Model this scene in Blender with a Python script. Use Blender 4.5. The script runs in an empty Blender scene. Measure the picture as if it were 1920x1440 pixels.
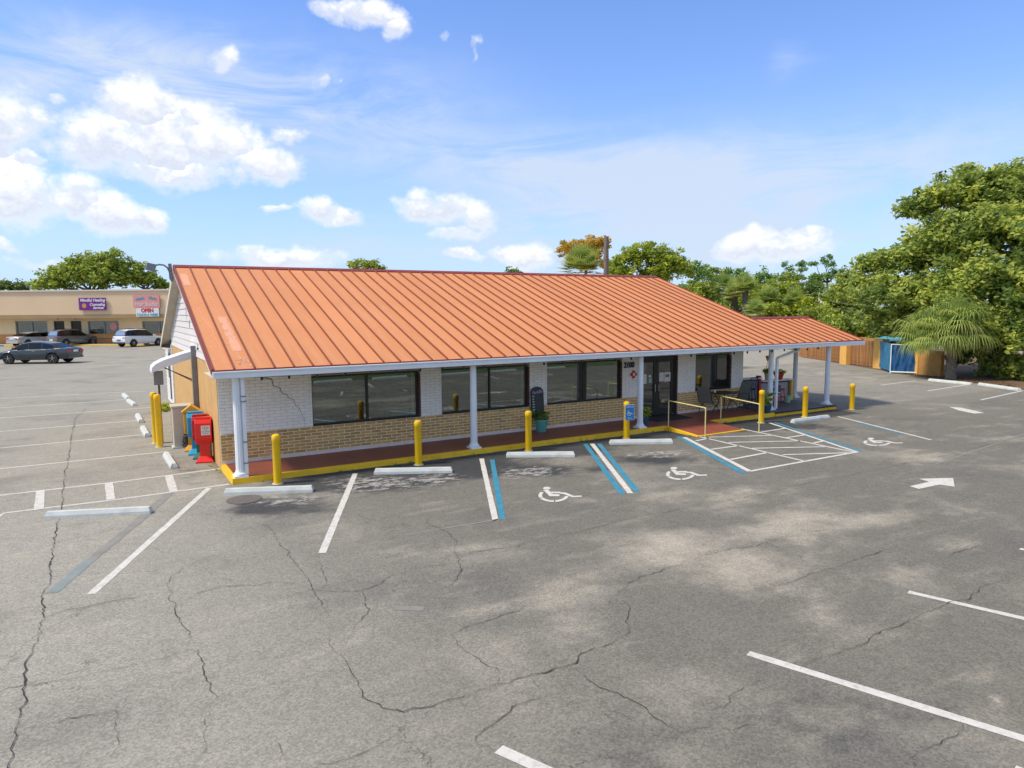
import bpy, bmesh, math, random
import numpy as np
from mathutils import Vector, Matrix
random.seed(7); rng = np.random.default_rng(7)
R = math.radians
SC = bpy.context.scene
COL = SC.collection

# ------------------------------------------------------------------ camera
CAM = np.array([-2.347, -18.631, 3.980]); YAW, PITCH, ROLL, FPX = 0.53061, 0.10698, -0.00817, 1296.24
_fw = np.array([math.sin(YAW)*math.cos(PITCH), math.cos(YAW)*math.cos(PITCH), -math.sin(PITCH)])
_r = np.array([math.cos(YAW), -math.sin(YAW), 0.0]); _u = np.cross(_r, _fw)
_rt = _r*math.cos(ROLL) + _u*math.sin(ROLL); _up = -_r*math.sin(ROLL) + _u*math.cos(ROLL)
cd = bpy.data.cameras.new('camera'); cam = bpy.data.objects.new('camera', cd); COL.objects.link(cam)
m = Matrix.Identity(4)
for i in range(3):
    m[i][0] = _rt[i]; m[i][1] = _up[i]; m[i][2] = -_fw[i]; m[i][3] = CAM[i]
cam.matrix_world = m
cd.sensor_width = 36; cd.lens = FPX/1920*36; cd.clip_start = 0.1; cd.clip_end = 3000
SC.camera = cam

# ------------------------------------------------------------------ exposure, sky, sun
SUN_EL, SUN_AZ = R(55), math.atan2(-0.95, 0.18)      # azimuth from +Y towards +X
SC.view_settings.view_transform = 'Standard'; SC.view_settings.look = 'None'
SC.view_settings.exposure = 0.84; SC.view_settings.gamma = 1
SC.view_settings.use_curve_mapping = False
w = bpy.data.worlds.new('World'); SC.world = w; w.use_nodes = True
nt = w.node_tree; nt.nodes.clear()
def N(t, **k):
    n = nt.nodes.new(t)
    for a, b in k.items(): setattr(n, a, b)
    return n
def MT(op, a, b=None, c=None, clamp=False):
    n = N('ShaderNodeMath', operation=op); n.use_clamp = clamp
    for i, v in enumerate((a, b, c)):
        if v is None: continue
        if hasattr(v, 'links'): nt.links.new(v, n.inputs[i])
        else: n.inputs[i].default_value = v
    return n.outputs[0]
def ray_dir(x, y):
    d = _fw + _rt*(x-960)/FPX - _up*(y-720)/FPX
    return d/np.linalg.norm(d)
def azel(x, y):
    d = ray_dir(x, y); return math.degrees(math.atan2(d[0], d[1])), math.degrees(math.asin(d[2]))
tc = N('ShaderNodeTexCoord'); sep = N('ShaderNodeSeparateXYZ'); nt.links.new(tc.outputs['Generated'], sep.inputs[0])
az = MT('MULTIPLY', MT('ARCTAN2', sep.outputs[0], sep.outputs[1]), 57.2958)
el = MT('MULTIPLY', MT('ARCSINE', sep.outputs[2]), 57.2958)
cmb = N('ShaderNodeCombineXYZ'); nt.links.new(az, cmb.inputs[0]); nt.links.new(el, cmb.inputs[1])
def noise(scale, detail=5, rough=0.55, stretch=(1, 1, 1), off=(0, 0, 0), dist=0.0):
    mp = N('ShaderNodeMapping'); nt.links.new(cmb.outputs[0], mp.inputs[0]); mp.inputs['Scale'].default_value = stretch
    mp.inputs['Location'].default_value = off
    n = N('ShaderNodeTexNoise'); n.inputs['Scale'].default_value = scale; n.inputs['Detail'].default_value = detail
    n.inputs['Roughness'].default_value = rough; n.inputs['Distortion'].default_value = dist
    nt.links.new(mp.outputs[0], n.inputs['Vector']); return n.outputs['Fac']
CUM = [(262,200,62,44,1),(200,268,72,52,1),(300,262,80,66,1),(395,262,85,48,1),(500,308,58,30,.95),(330,318,150,26,.8),(350,215,50,26,.8),
 (415,114,30,22,.55),(540,247,30,16,.7),(112,183,20,9,.4),(-10,235,75,55,1),(20,360,72,55,1),(50,303,34,14,.8),(150,372,42,36,1),(212,402,58,32,1),(268,408,28,26,1),
 (690,22,62,24,1),(738,50,30,22,1),(620,10,50,14,.7),(602,150,16,18,.35),(646,148,9,7,.2),(893,95,11,22,.35),(832,70,12,18,.05),
 (600,396,42,26,.95),(655,412,36,20,.95),(520,392,28,8,.6),(788,382,46,34,1),(840,392,50,30,1),(895,412,36,28,.9),(850,440,60,16,.6),
 (530,486,95,22,.95),(492,478,50,16,.8),(990,480,46,26,.9),(950,470,40,14,.6),(875,476,34,12,.7),(1410,458,60,26,.95),(1480,462,70,28,.95),(1510,440,30,20,.6),(15,462,26,10,.5),(70,490,40,14,.4)]
best = None
n1 = noise(.30, 6, .60, (1, 1.25, 1)); n2 = noise(.95, 5, .6, (1, 1.2, 1), (7, 3, 1))
nwa = noise(.28, 4, .55, (1, 1.3, 1), (17, 2, 5)); nwb = noise(.28, 4, .55, (1, 1.3, 1), (3, 22, 9))
azw = MT('ADD', az, MT('MULTIPLY', MT('SUBTRACT', nwa, .5), 3.6)); elw = MT('ADD', el, MT('MULTIPLY', MT('SUBTRACT', nwb, .5), 2.4))
for (x, y, rx, ry, wgt) in CUM:
    a, e = azel(x, y); ra = rx/FPX*57.3*1.05; re = ry/FPX*57.3*1.05
    da = MT('MULTIPLY', MT('SUBTRACT', azw, a), 1/ra); de = MT('MULTIPLY', MT('SUBTRACT', elw, e), 1/re)
    d = MT('SUBTRACT', wgt, MT('ADD', MT('MULTIPLY', da, da), MT('MULTIPLY', de, de)))
    if best is None: best, vloc = d, de
    else:
        g_ = MT('GREATER_THAN', d, best); vloc = MT('ADD', vloc, MT('MULTIPLY', g_, MT('SUBTRACT', de, vloc))); best = MT('SMOOTH_MAX', best, d, .25)
core = best
best = MT('MAXIMUM', best, -2.6)
dens = MT('ADD', best, MT('ADD', MT('MULTIPLY', MT('SUBTRACT', n1, .5), 2.0), MT('MULTIPLY', MT('SUBTRACT', n2, .5), 1.15)))
# outside the picture the cumulus goes on; the veil there is thickened for added fill
n3 = noise(.055, 6, .58, (1, 1.9, 1), (2, 9, 4))
offaz = MT('MULTIPLY', MT('SUBTRACT', MT('ABSOLUTE', MT('SUBTRACT', az, 30.6)), 39), .12, clamp=True)
offel = MT('MULTIPLY', MT('SUBTRACT', el, 24), .12, clamp=True)
off = MT('MAXIMUM', offaz, offel)
dens2 = MT('MULTIPLY', MT('MULTIPLY', MT('SUBTRACT', n3, .56), 9), off)
dens2 = MT('SUBTRACT', dens2, MT('MULTIPLY', MT('SUBTRACT', 1.0, off), 3.0))
dens = MT('MAXIMUM', dens, dens2)
def smooth(v, a, b):
    n = N('ShaderNodeMapRange', interpolation_type='SMOOTHSTEP'); nt.links.new(v, n.inputs[0])
    n.inputs[1].default_value = a; n.inputs[2].default_value = b; return n.outputs[0]
cum = smooth(dens, -.40, .95)
CIR = [(60,120,220,60,.95),(240,80,200,30,.5),(520,150,280,60,.95),(430,210,300,50,.9),(650,230,260,50,.45),(850,290,330,28,.45),(1080,330,280,60,1.0),(1300,380,460,95,1.15),(1250,450,520,60,.6),(1620,340,200,60,.5),
  (1800,240,300,40,.3),(1460,110,26,26,.35),(1480,130,40,16,.3),(300,480,600,40,.35),(900,470,500,40,.45)]
cir = None
for (x, y, rx, ry, wgt) in CIR:
    a, e = azel(x, y); ra = rx/FPX*57.3; re = ry/FPX*57.3
    da = MT('MULTIPLY', MT('SUBTRACT', azw, a), 1/ra); de = MT('MULTIPLY', MT('SUBTRACT', elw, e), 1/re)
    g = MT('MULTIPLY', MT('EXPONENT', MT('MULTIPLY', MT('ADD', MT('MULTIPLY', da, da), MT('MULTIPLY', de, de)), -1.1)), wgt)
    cir = g if cir is None else MT('ADD', cir, g)
n4 = noise(.16, 8, .66, (.42, 1.7, 1), (3, 5, 8), .7)
n5 = noise(.055, 3, .5, (1, 1.4, 1), (13, 1, 2))
cir = MT('ADD', cir, MT('MULTIPLY', off, .85))  # denser veil added only out of view, to raise the ambient light
cir = MT('MULTIPLY', cir, smooth(MT('ADD', n4, MT('MULTIPLY', MT('SUBTRACT', n5, .5), .5)), .27, .70), clamp=True)
cir = MT('MULTIPLY', cir, .86, clamp=True)
sky = N('ShaderNodeTexSky', sky_type='NISHITA'); sky.sun_disc = False
sky.sun_elevation = SUN_EL; sky.sun_rotation = SUN_AZ
sky.air_density = 1.0; sky.dust_density = 0.6; sky.ozone_density = 1.6
hs = N('ShaderNodeHueSaturation'); nt.links.new(sky.outputs[0], hs.inputs['Color']); hs.inputs['Saturation'].default_value = 1.0; hs.inputs['Value'].default_value = 1.0
def mixc(f, a, b):
    n = N('ShaderNodeMix', data_type='RGBA')
    nt.links.new(f, n.inputs[0])
    for s, v in ((n.inputs[6], a), (n.inputs[7], b)):
        if hasattr(v, 'links'): nt.links.new(v, s)
        else: s.default_value = (*v, 1)
    return n.outputs[2]
tint = N('ShaderNodeVectorMath', operation='MULTIPLY'); nt.links.new(hs.outputs[0], tint.inputs[0]); tint.inputs[1].default_value = (.585, .755, 1.09)
hz = MT('EXPONENT', MT('MULTIPLY', MT('MAXIMUM', el, 0), -.11))
c0_ = mixc(MT('MULTIPLY', hz, .88), tint.outputs[0], (2.75, 3.55, 4.7))
c1 = mixc(cir, c0_, (3.1, 3.6, 4.35))
shade = MT('ADD', MT('ADD', MT('MULTIPLY', MT('SUBTRACT', n2, .5), 1.5), MT('MULTIPLY', vloc, .85)), MT('ADD', MT('MULTIPLY', MT('SUBTRACT', n1, .5), 1.8), .50), clamp=True)
edge = MT('SUBTRACT', 1.0, smooth(dens, .35, 1.1)); shade = MT('MAXIMUM', shade, MT('MULTIPLY', edge, .55))
ccol = mixc(shade, (3.1, 3.4, 4.1), (5.3, 5.3, 5.25))
c2 = mixc(MT('MULTIPLY', cum, .96), c1, ccol)
bg = N('ShaderNodeBackground'); nt.links.new(c2, bg.inputs[0]); bg.inputs[1].default_value = 0.12
out = N('ShaderNodeOutputWorld'); nt.links.new(bg.outputs[0], out.inputs[0])
w.cycles.sampling_method = 'MANUAL'; w.cycles.sample_map_resolution = 1024

sd = bpy.data.lights.new('sun', 'SUN'); sd.energy = 2.4; sd.angle = R(8); sd.color = (1.0, .885, .71)
so = bpy.data.objects.new('sun', sd); COL.objects.link(so)
S = Vector((math.sin(SUN_AZ)*math.cos(SUN_EL), math.cos(SUN_AZ)*math.cos(SUN_EL), math.sin(SUN_EL)))
so.rotation_euler = S.to_track_quat('Z', 'Y').to_euler(); so.location = (0, 0, 60)

# ------------------------------------------------------------------ surveying: where a sight line meets the ground or a wall
def G(x, y, z=0.0):
    d = _fw + _rt*(x-960)/FPX - _up*(y-720)/FPX; t = (z-CAM[2])/d[2]; q = CAM + d*t; return Vector((float(q[0]), float(q[1]), z))
def PD(x, y, dist):
    d = _fw + _rt*(x-960)/FPX - _up*(y-720)/FPX; d = d/math.hypot(d[0], d[1]); q = CAM + d*dist; return Vector([float(v) for v in q])
def GD(x, dist):
    q = PD(x, 580, dist); q.z = 0; return q

# ------------------------------------------------------------------ materials
MATS = {}
def nodes_of(name):
    mt = bpy.data.materials.new(name); mt.use_nodes = True; return mt, mt.node_tree, mt.node_tree.nodes['Principled BSDF']
def mat(name, col, rough=.6, var=.12, scale=6.0, bump=.0, bscale=40., metal=0., spec=.5, dirt=0., dirtcol=(.09, .07, .05), dscale=1.5, coords='Object', coat=0., rvar=0., dstretch=None):
    if name in MATS: return MATS[name]
    mt, t, b = nodes_of(name)
    tcn = t.nodes.new('ShaderNodeTexCoord'); co = tcn.outputs[coords]
    n = t.nodes.new('ShaderNodeTexNoise'); n.inputs['Scale'].default_value = scale; n.inputs['Detail'].default_value = 6; n.inputs['Roughness'].default_value = .6
    t.links.new(co, n.inputs['Vector'])
    r = t.nodes.new('ShaderNodeMapRange'); r.inputs[1].default_value = .25; r.inputs[2].default_value = .75
    r.inputs[3].default_value = 1-var; r.inputs[4].default_value = 1+var; t.links.new(n.outputs[0], r.inputs[0])
    oi = t.nodes.new('ShaderNodeObjectInfo')
    base = r.outputs[0]
    if rvar:
        rr = t.nodes.new('ShaderNodeMapRange'); rr.inputs[3].default_value = 1-rvar; rr.inputs[4].default_value = 1+rvar
        t.links.new(oi.outputs['Random'], rr.inputs[0])
        mm = t.nodes.new('ShaderNodeMath'); mm.operation = 'MULTIPLY'; t.links.new(base, mm.inputs[0]); t.links.new(rr.outputs[0], mm.inputs[1]); base = mm.outputs[0]
    v = t.nodes.new('ShaderNodeVectorMath'); v.operation = 'SCALE'; v.inputs[0].default_value = col; t.links.new(base, v.inputs['Scale'])
    c = v.outputs[0]
    if dirt > 0:
        n2 = t.nodes.new('ShaderNodeTexNoise'); n2.inputs['Scale'].default_value = dscale; n2.inputs['Detail'].default_value = 8; n2.inputs['Roughness'].default_value = .7
        if dstretch:
            mp_ = t.nodes.new('ShaderNodeMapping'); mp_.inputs['Scale'].default_value = dstretch; t.links.new(co, mp_.inputs[0]); t.links.new(mp_.outputs[0], n2.inputs['Vector'])
            al = t.nodes.new('ShaderNodeVectorMath'); al.operation = 'ADD'; t.links.new(mp_.outputs[0], al.inputs[0]); t.links.new(oi.outputs['Location'], al.inputs[1]); t.links.new(al.outputs[0], n2.inputs['Vector'])
        else: t.links.new(co, n2.inputs['Vector'])
        r2 = t.nodes.new('ShaderNodeMapRange'); r2.inputs[1].default_value = .5; r2.inputs[2].default_value = .75; r2.inputs[4].default_value = dirt
        t.links.new(n2.outputs[0], r2.inputs[0])
        mx = t.nodes.new('ShaderNodeMix'); mx.data_type = 'RGBA'; t.links.new(r2.outputs[0], mx.inputs[0]); t.links.new(c, mx.inputs[6]); mx.inputs[7].default_value = (*dirtcol, 1)
        c = mx.outputs[2]
    t.links.new(c, b.inputs['Base Color'])
    b.inputs['Roughness'].default_value = rough; b.inputs['Metallic'].default_value = metal; b.inputs['Specular IOR Level'].default_value = spec
    if coat: b.inputs['Coat Weight'].default_value = coat; b.inputs['Coat Roughness'].default_value = .05
    if bump:
        n3 = t.nodes.new('ShaderNodeTexNoise'); n3.inputs['Scale'].default_value = bscale; n3.inputs['Detail'].default_value = 4; t.links.new(co, n3.inputs['Vector'])
        bp = t.nodes.new('ShaderNodeBump'); bp.inputs['Strength'].default_value = bump; bp.inputs['Distance'].default_value = .02
        t.links.new(n3.outputs[0], bp.inputs['Height']); t.links.new(bp.outputs[0], b.inputs['Normal'])
    MATS[name] = mt; return mt
def glass(name, tint, refl=.3, k=1.15):
    if name in MATS: return MATS[name]
    mt, t, b = nodes_of(name); t.nodes.remove(b); o = t.nodes['Material Output']
    tr = t.nodes.new('ShaderNodeBsdfTransparent'); tr.inputs[0].default_value = (*tint, 1)
    gl = t.nodes.new('ShaderNodeBsdfGlossy'); gl.inputs['Roughness'].default_value = .02; gl.inputs[0].default_value = (.9, .95, .95, 1)
    fr = t.nodes.new('ShaderNodeFresnel'); fr.inputs[0].default_value = 1.5
    ma = t.nodes.new('ShaderNodeMath'); ma.operation = 'MULTIPLY_ADD'; t.links.new(fr.outputs[0], ma.inputs[0]); ma.inputs[1].default_value = k; ma.inputs[2].default_value = refl; ma.use_clamp = True
    mx = t.nodes.new('ShaderNodeMixShader'); t.links.new(ma.outputs[0], mx.inputs[0]); t.links.new(tr.outputs[0], mx.inputs[1]); t.links.new(gl.outputs[0], mx.inputs[2])
    t.links.new(mx.outputs[0], o.inputs[0]); MATS[name] = mt; return mt
def leafmat(name, dark, light, trans=.25, autumn=None):
    if name in MATS: return MATS[name]
    mt, t, b = nodes_of(name); o = t.nodes['Material Output']
    at = t.nodes.new('ShaderNodeAttribute'); at.attribute_name = 'tone'
    cr = t.nodes.new('ShaderNodeValToRGB'); t.links.new(at.outputs['Fac'], cr.inputs[0])
    cr.color_ramp.elements[0].color = (*dark, 1); cr.color_ramp.elements[1].color = (*light, 1)
    if autumn:
        e = cr.color_ramp.elements.new(.85); e.color = (*light, 1); cr.color_ramp.elements[-1].color = (*autumn, 1)
    t.links.new(cr.outputs[0], b.inputs['Base Color']); b.inputs['Roughness'].default_value = .55; b.inputs['Specular IOR Level'].default_value = .35
    ts = t.nodes.new('ShaderNodeBsdfTranslucent'); t.links.new(cr.outputs[0], ts.inputs[0])
    mx = t.nodes.new('ShaderNodeMixShader'); mx.inputs[0].default_value = trans
    t.links.new(b.outputs[0], mx.inputs[1]); t.links.new(ts.outputs[0], mx.inputs[2]); t.links.new(mx.outputs[0], o.inputs[0])
    MATS[name] = mt; return mt

WHITE = lambda: mat('white_paint', (.72, .73, .74), .55, .05, 3, .15, 30, dirt=.12, dirtcol=(.4, .38, .34), dscale=2.5)
M = dict(
 whitebrick=mat('white_painted_brick', (.90, .88, .82), .6, .06, 4, .25, 60, dirt=.25, dirtcol=(.45, .43, .40), dscale=1.6),
 tanbrick=mat('tan_painted_brick', (.56, .33, .080), .62, .16, 9, .3, 60, rvar=.22),
 mortar=mat('pale_mortar', (.90, .79, .60), .8, .10, 14, .3, 70, dirt=.3, dirtcol=(.35, .27, .17), dscale=3),
 pinkwhite=mat('pinkish_white_paint', (.74, .64, .58), .6, .08, 8, dirt=.3, dirtcol=(.38, .30, .25), dscale=3),
 darkbrick=mat('dark_brick_reveal', (.12, .055, .035), .8, .5, 22),
 stucco=mat('tan_stucco', (.56, .34, .13), .8, .16, 2.2, .4, 60, dirt=.5, dirtcol=(.36, .27, .08), dscale=1.6),
 siding=mat('white_siding', (.66, .63, .61), .6, .05, 3, dirt=.3, dirtcol=(.45, .40, .35), dscale=2, rvar=.05),
 soffit=mat('soffit_board', (.62, .57, .48), .8, .12, 2, .1, dirt=.3, dirtcol=(.3, .27, .22)),
 roof=mat('orange_roof_metal', (.61, .245, .092), .52, .08, .45, .05, 3, spec=.25, dirt=.45, dirtcol=(.66, .34, .20), dscale=1.6, rvar=.06, dstretch=(5, .35, 1)),
 seam=mat('dark_roof_seam', (.22, .060, .024), .5, .2, 5),  # darker red for seam dirt and for the shadow line painted in
 redtrim=mat('dark_red_trim', (.22, .022, .020), .45, .15, 5),
 gutter=mat('gutter_white', (.74, .77, .78), .45, .05, 2, dirt=.15, dirtcol=(.4, .42, .42)),
 black=mat('black_frame', (.018, .018, .020), .45, .2, 8),
 rubber=mat('black_rubber', (.02, .02, .02), .8, .2, 20),
 redfloor=mat('red_walkway_paint', (.21, .058, .036), .45, .22, 1.2, .15, 30, dirt=.35, dirtcol=(.055, .02, .015), dscale=.9),
 redramp=mat('red_ramp_paint', (.26, .070, .040), .5, .18, 1.6, .15, 30, dirt=.25, dirtcol=(.10, .04, .03), dscale=1.2),
 yellow=mat('yellow_curb_paint', (.82, .50, .014), .55, .12, 4, .2, 30, dirt=.35, dirtcol=(.30, .19, .03), dscale=3.5),
 sleeve=mat('yellow_plastic_sleeve', (.86, .52, .008), .38, .04, 3, spec=.5, dirt=.35, dirtcol=(.42, .27, .04), dscale=5),
 railyellow=mat('faded_yellow_rail', (.68, .58, .24), .5, .1, 8),
 concrete=mat('pale_concrete', (.52, .55, .52), .85, .12, 4, .5, 50, dirt=.4, dirtcol=(.25, .26, .25), dscale=3),
 deck=mat('grey_deck_board', (.10, .105, .11), .7, .2, 4, .2, 20, rvar=.1),
 lineW=mat('white_line_paint', (.55, .53, .48), .85, .12, 5, .3, 60, dirt=.85, dirtcol=(.27, .255, .23), dscale=9),
 lineB=mat('blue_line_paint', (.025, .20, .30), .85, .18, 3, .3, 60, dirt=.75, dirtcol=(.09, .27, .34), dscale=4),
 lineG=mat('ghost_line_paint', (.215, .20, .18), .9, .15, 5, .3, 60, dirt=.6, dirtcol=(.22, .21, .20), dscale=3),
 lineT=mat('blacked_out_line_paint', (.215, .205, .182), .85, .2, 3, .3, 60, dirt=.5, dirtcol=(.22, .215, .21), dscale=3),
 lineTB=mat('faded_teal_line_paint', (.19, .23, .22), .85, .2, 3, .3, 60, dirt=.4, dirtcol=(.22, .22, .22), dscale=5),
 crack=mat('crack_dark', (.035, .032, .030), .95, .4, 5),
 grey=mat('grey_metal', (.22, .23, .24), .45, .12, 4, metal=.5),
 rust=mat('brown_post', (.13, .075, .045), .7, .3, 10),
 beige=mat('beige_cabinet', (.52, .47, .38), .6, .06, 4, dirt=.25, dirtcol=(.3, .26, .2)),
 red=mat('red_plastic', (.72, .022, .012), .32, .06, 4, spec=.5), red2=mat('dark_red_plastic', (.45, .02, .02), .4, .1, 4),
 green=mat('green_plastic', (.03, .16, .12), .5, .1), blue=mat('sky_blue_plastic', (.03, .33, .55), .4, .1), navy=mat('navy_panel', (.02, .07, .16), .5, .1),
 orange=mat('orange_yellow_plastic', (.72, .34, .02), .45, .1),
 label=mat('paper_label', (.7, .68, .62), .6, .05), brown=mat('brown_print', (.33, .2, .08), .7, .05), bluegrey=mat('bluegrey_print', (.12, .15, .22), .7, .05),
 teal=mat('teal_glazed_pot', (.09, .33, .27), .35, .2, 6), soil=mat('soil', (.03, .022, .015), .95, .4, 30),
 wood=mat('wood_stain', (.34, .155, .05), .7, .25, 5, .3, 20, rvar=.25, dirt=.3), woodtan=mat('header_board', (.42, .30, .22), .7, .2, 5, dirt=.4, dirtcol=(.3, .15, .08)),
 pillar=mat('orange_stucco', (.72, .40, .09), .8, .1, 3, .4, 50, dirt=.2, dirtcol=(.45, .25, .06)),
 wallor=mat('ochre_wall', (.42, .22, .06), .8, .2, 2, .4, 50, dirt=.5, dirtcol=(.2, .12, .05)),
 tarp=mat('blue_tarp', (.012, .085, .23), .45, .2, 2.5, .6, 6), tarp2=mat('teal_tarp', (.02, .32, .40), .45, .2, 2.5, .5, 6),
 bark=mat('bark', (.13, .105, .08), .9, .35, 5, .8, 14), pbark=mat('palm_bark', (.20, .165, .125), .95, .4, 12, .9, 20),
 pole=mat('weathered_pole', (.16, .135, .12), .9, .3, 6, .5, 12),
 sling=mat('grey_sling', (.20, .20, .17), .8, .1, 20), bronze=mat('dark_bronze', (.035, .028, .024), .5, .2),
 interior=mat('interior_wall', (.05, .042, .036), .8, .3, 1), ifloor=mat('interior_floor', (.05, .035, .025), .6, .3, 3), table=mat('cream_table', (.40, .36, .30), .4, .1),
 blind=mat('blind_slat', (.66, .60, .50), .6, .15, 3), stallbase=mat('sub_base', (.2, .19, .18), .9, .1),
 mbeige=mat('mall_stucco', (.72, .53, .33), .8, .06, .25, dirt=.15, dirtcol=(.60, .44, .27), dscale=.15), mlow=mat('mall_lower', (.72, .56, .33), .8, .08, .4),
 mbase=mat('mall_base', (.50, .23, .07), .8, .12, .5), mband=mat('mall_band', (.36, .24, .12), .8, .1, .5), mcap=mat('mall_cap', (.62, .56, .46), .6, .05),
 purple=mat('purple_panel', (.16, .012, .22), .5, .15), pink=mat('pink_panel', (.68, .28, .26), .6, .05), wpanel=mat('white_panel', (.72, .72, .70), .5, .04),
 gold=mat('gold_print', (.62, .30, .06), .5, .1), tealp=mat('teal_print', (.04, .35, .42), .5, .05), redp=mat('red_print', (.55, .02, .03), .5, .05), navyp=mat('navy_print', (.03, .05, .13), .5, .05),
 lilac=mat('lilac_chalk', (.58, .40, .60), .8, .1), chalk=mat('chalk_white', (.55, .55, .52), .9, .1), board=mat('chalkboard_slate', (.035, .045, .045), .6, .4, 6),
 lawn=mat('lawn_base', (.05, .09, .02), .95, .4, 8),
 mulch=mat('leaf_litter', (.14, .09, .05), .95, .5, 12), bluestool=mat('blue_stool_paint', (.02, .035, .16), .4, .1), mint=mat('mint_bucket', (.25, .55, .40), .5, .05),
 pot=mat('cream_pot', (.5, .44, .34), .6, .1), petal=mat('orange_petal', (.75, .30, .03), .6, .1), signblue=mat('sign_blue', (.01, .20, .50), .4, .08),
 whiteobj=WHITE(), chrome=mat('chrome', (.6, .6, .6), .15, .02, metal=1.), stem=mat('green_stem', (.06, .13, .03), .7, .2, 20),
)
GL = glass('window_glass', (.66, .70, .67), .10, 1.35); GLD = glass('car_glass', (.08, .09, .10), .03, .55); GLM = glass('teal_mall_glass', (.25, .42, .40), .16)

# ------------------------------------------------------------------ mesh helpers
class MB:
    def __init__(s): s.v = []; s.f = []; s.m = []; s.mats = []
    def mi(s, m):
        if m not in s.mats: s.mats.append(m)
        return s.mats.index(m)
    def add(s, vs, fs, m):
        b = len(s.v); s.v += [tuple(v) for v in vs]; i = s.mi(m)
        for f in fs: s.f.append(tuple(b+k for k in f)); s.m.append(i)
    def box(s, x0, x1, y0, y1, z0, z1, m):
        s.add([(x0,y0,z0),(x1,y0,z0),(x1,y1,z0),(x0,y1,z0),(x0,y0,z1),(x1,y0,z1),(x1,y1,z1),(x0,y1,z1)],
              [(3,2,1,0),(4,5,6,7),(0,1,5,4),(1,2,6,5),(2,3,7,6),(3,0,4,7)], m)
    def obox(s, c, ax, ay, az_, m):      # oriented box: centre, three half-axis vectors
        c, ax, ay, az_ = map(Vector, (c, ax, ay, az_)); vs = []
        for k in (-1, 1):
            for (i, j) in ((-1,-1),(1,-1),(1,1),(-1,1)): vs.append(c+ax*i+ay*j+az_*k)
        s.add(vs, [(3,2,1,0),(4,5,6,7),(0,1,5,4),(1,2,6,5),(2,3,7,6),(3,0,4,7)], m)
    def bar(s, a, b, w_, h, m):
        a, b = Vector(a), Vector(b); d = b-a; L = d.length; d.normalize()
        up = Vector((0,0,1)) if abs(d.z) < .95 else Vector((0,1,0)); sd_ = d.cross(up).normalized(); u2 = sd_.cross(d)
        s.obox((a+b)/2, d*L/2, sd_*w_/2, u2*h/2, m)
    def tube(s, pts, r, m, n=8, cap=True):
        pts = [Vector(p) for p in pts]; rs = r if hasattr(r, '__len__') else [r]*len(pts); b = len(s.v); i = s.mi(m)
        prev = None
        for k, p in enumerate(pts):
            d = (pts[min(k+1, len(pts)-1)]-pts[max(k-1, 0)]).normalized()
            if prev is None: a = d.orthogonal().normalized()
            else: a = (prev - d*prev.dot(d)).normalized()
            prev = a; c = d.cross(a)
            for j in range(n):
                t = 2*math.pi*j/n; s.v.append(tuple(p+(a*math.cos(t)+c*math.sin(t))*rs[k]))
        for k in range(len(pts)-1):
            for j in range(n):
                s.f.append((b+k*n+j, b+k*n+(j+1)%n, b+(k+1)*n+(j+1)%n, b+(k+1)*n+j)); s.m.append(i)
        if cap:
            s.f.append(tuple(b+j for j in reversed(range(n)))); s.m.append(i)
            s.f.append(tuple(b+(len(pts)-1)*n+j for j in range(n))); s.m.append(i)
    def lathe(s, c, prof, m, n=20):      # prof: (r, z)
        c = Vector(c); b = len(s.v); i = s.mi(m)
        for (r, z) in prof:
            for j in range(n):
                t = 2*math.pi*j/n; s.v.append((c.x+r*math.cos(t), c.y+r*math.sin(t), c.z+z))
        for k in range(len(prof)-1):
            for j in range(n):
                s.f.append((b+k*n+j, b+k*n+(j+1)%n, b+(k+1)*n+(j+1)%n, b+(k+1)*n+j)); s.m.append(i)
        s.f.append(tuple(b+j for j in reversed(range(n)))); s.m.append(i)
        s.f.append(tuple(b+(len(prof)-1)*n+j for j in range(n))); s.m.append(i)
    def prism(s, poly, ext, m):          # poly: 3-D points, ext vector
        n = len(poly); e = Vector(ext); vs = [Vector(p) for p in poly]; vs2 = [p+e for p in vs]
        s.add(vs+vs2, [tuple(reversed(range(n))), tuple(range(n, 2*n))]+[(k, (k+1)%n, n+(k+1)%n, n+k) for k in range(n)], m)
    def build(s, name, parent=None, smooth=False, bevel=0., kind=None, loc=None):
        me = bpy.data.meshes.new(name); me.from_pydata(s.v, [], s.f)
        for mm in s.mats: me.materials.append(mm)
        me.polygons.foreach_set('material_index', s.m)
        if smooth: me.polygons.foreach_set('use_smooth', [True]*len(s.f))
        me.update()
        bm = bmesh.new(); bm.from_mesh(me); bmesh.ops.recalc_face_normals(bm, faces=bm.faces)
        if bevel:
            bmesh.ops.remove_doubles(bm, verts=bm.verts, dist=1e-5)
            bmesh.ops.bevel(bm, geom=[e for e in bm.edges if e.calc_face_angle(0) > .6], offset=bevel, segments=1, affect='EDGES')
        bm.to_mesh(me); bm.free()
        if smooth:
            try: me.set_sharp_from_angle(angle=R(40))
            except Exception: pass
        return link(name, me, parent, kind, loc)
def link(name, me, parent=None, kind=None, loc=None):
    o = bpy.data.objects.new(name, me); COL.objects.link(o)
    if parent: o.parent = parent
    if kind: o['kind'] = kind
    if loc is not None: o.location = loc
    return o
def thing(name, label, cat, loc=(0, 0, 0), rz=0., group=None):
    o = bpy.data.objects.new(name, None); COL.objects.link(o); o.location = loc; o.rotation_euler = (0, 0, rz); o.empty_display_size = .3
    o['label'] = label; o['category'] = cat
    if group: o['group'] = group
    return o
def tag(o, label, cat, group=None):
    o['label'] = label; o['category'] = cat
    if group: o['group'] = group
    return o
def copy_tree(o, parent=None):
    c = o.copy(); COL.objects.link(c); c.parent = parent
    for ch in list(o.children): copy_tree(ch, c)
    return c
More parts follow.
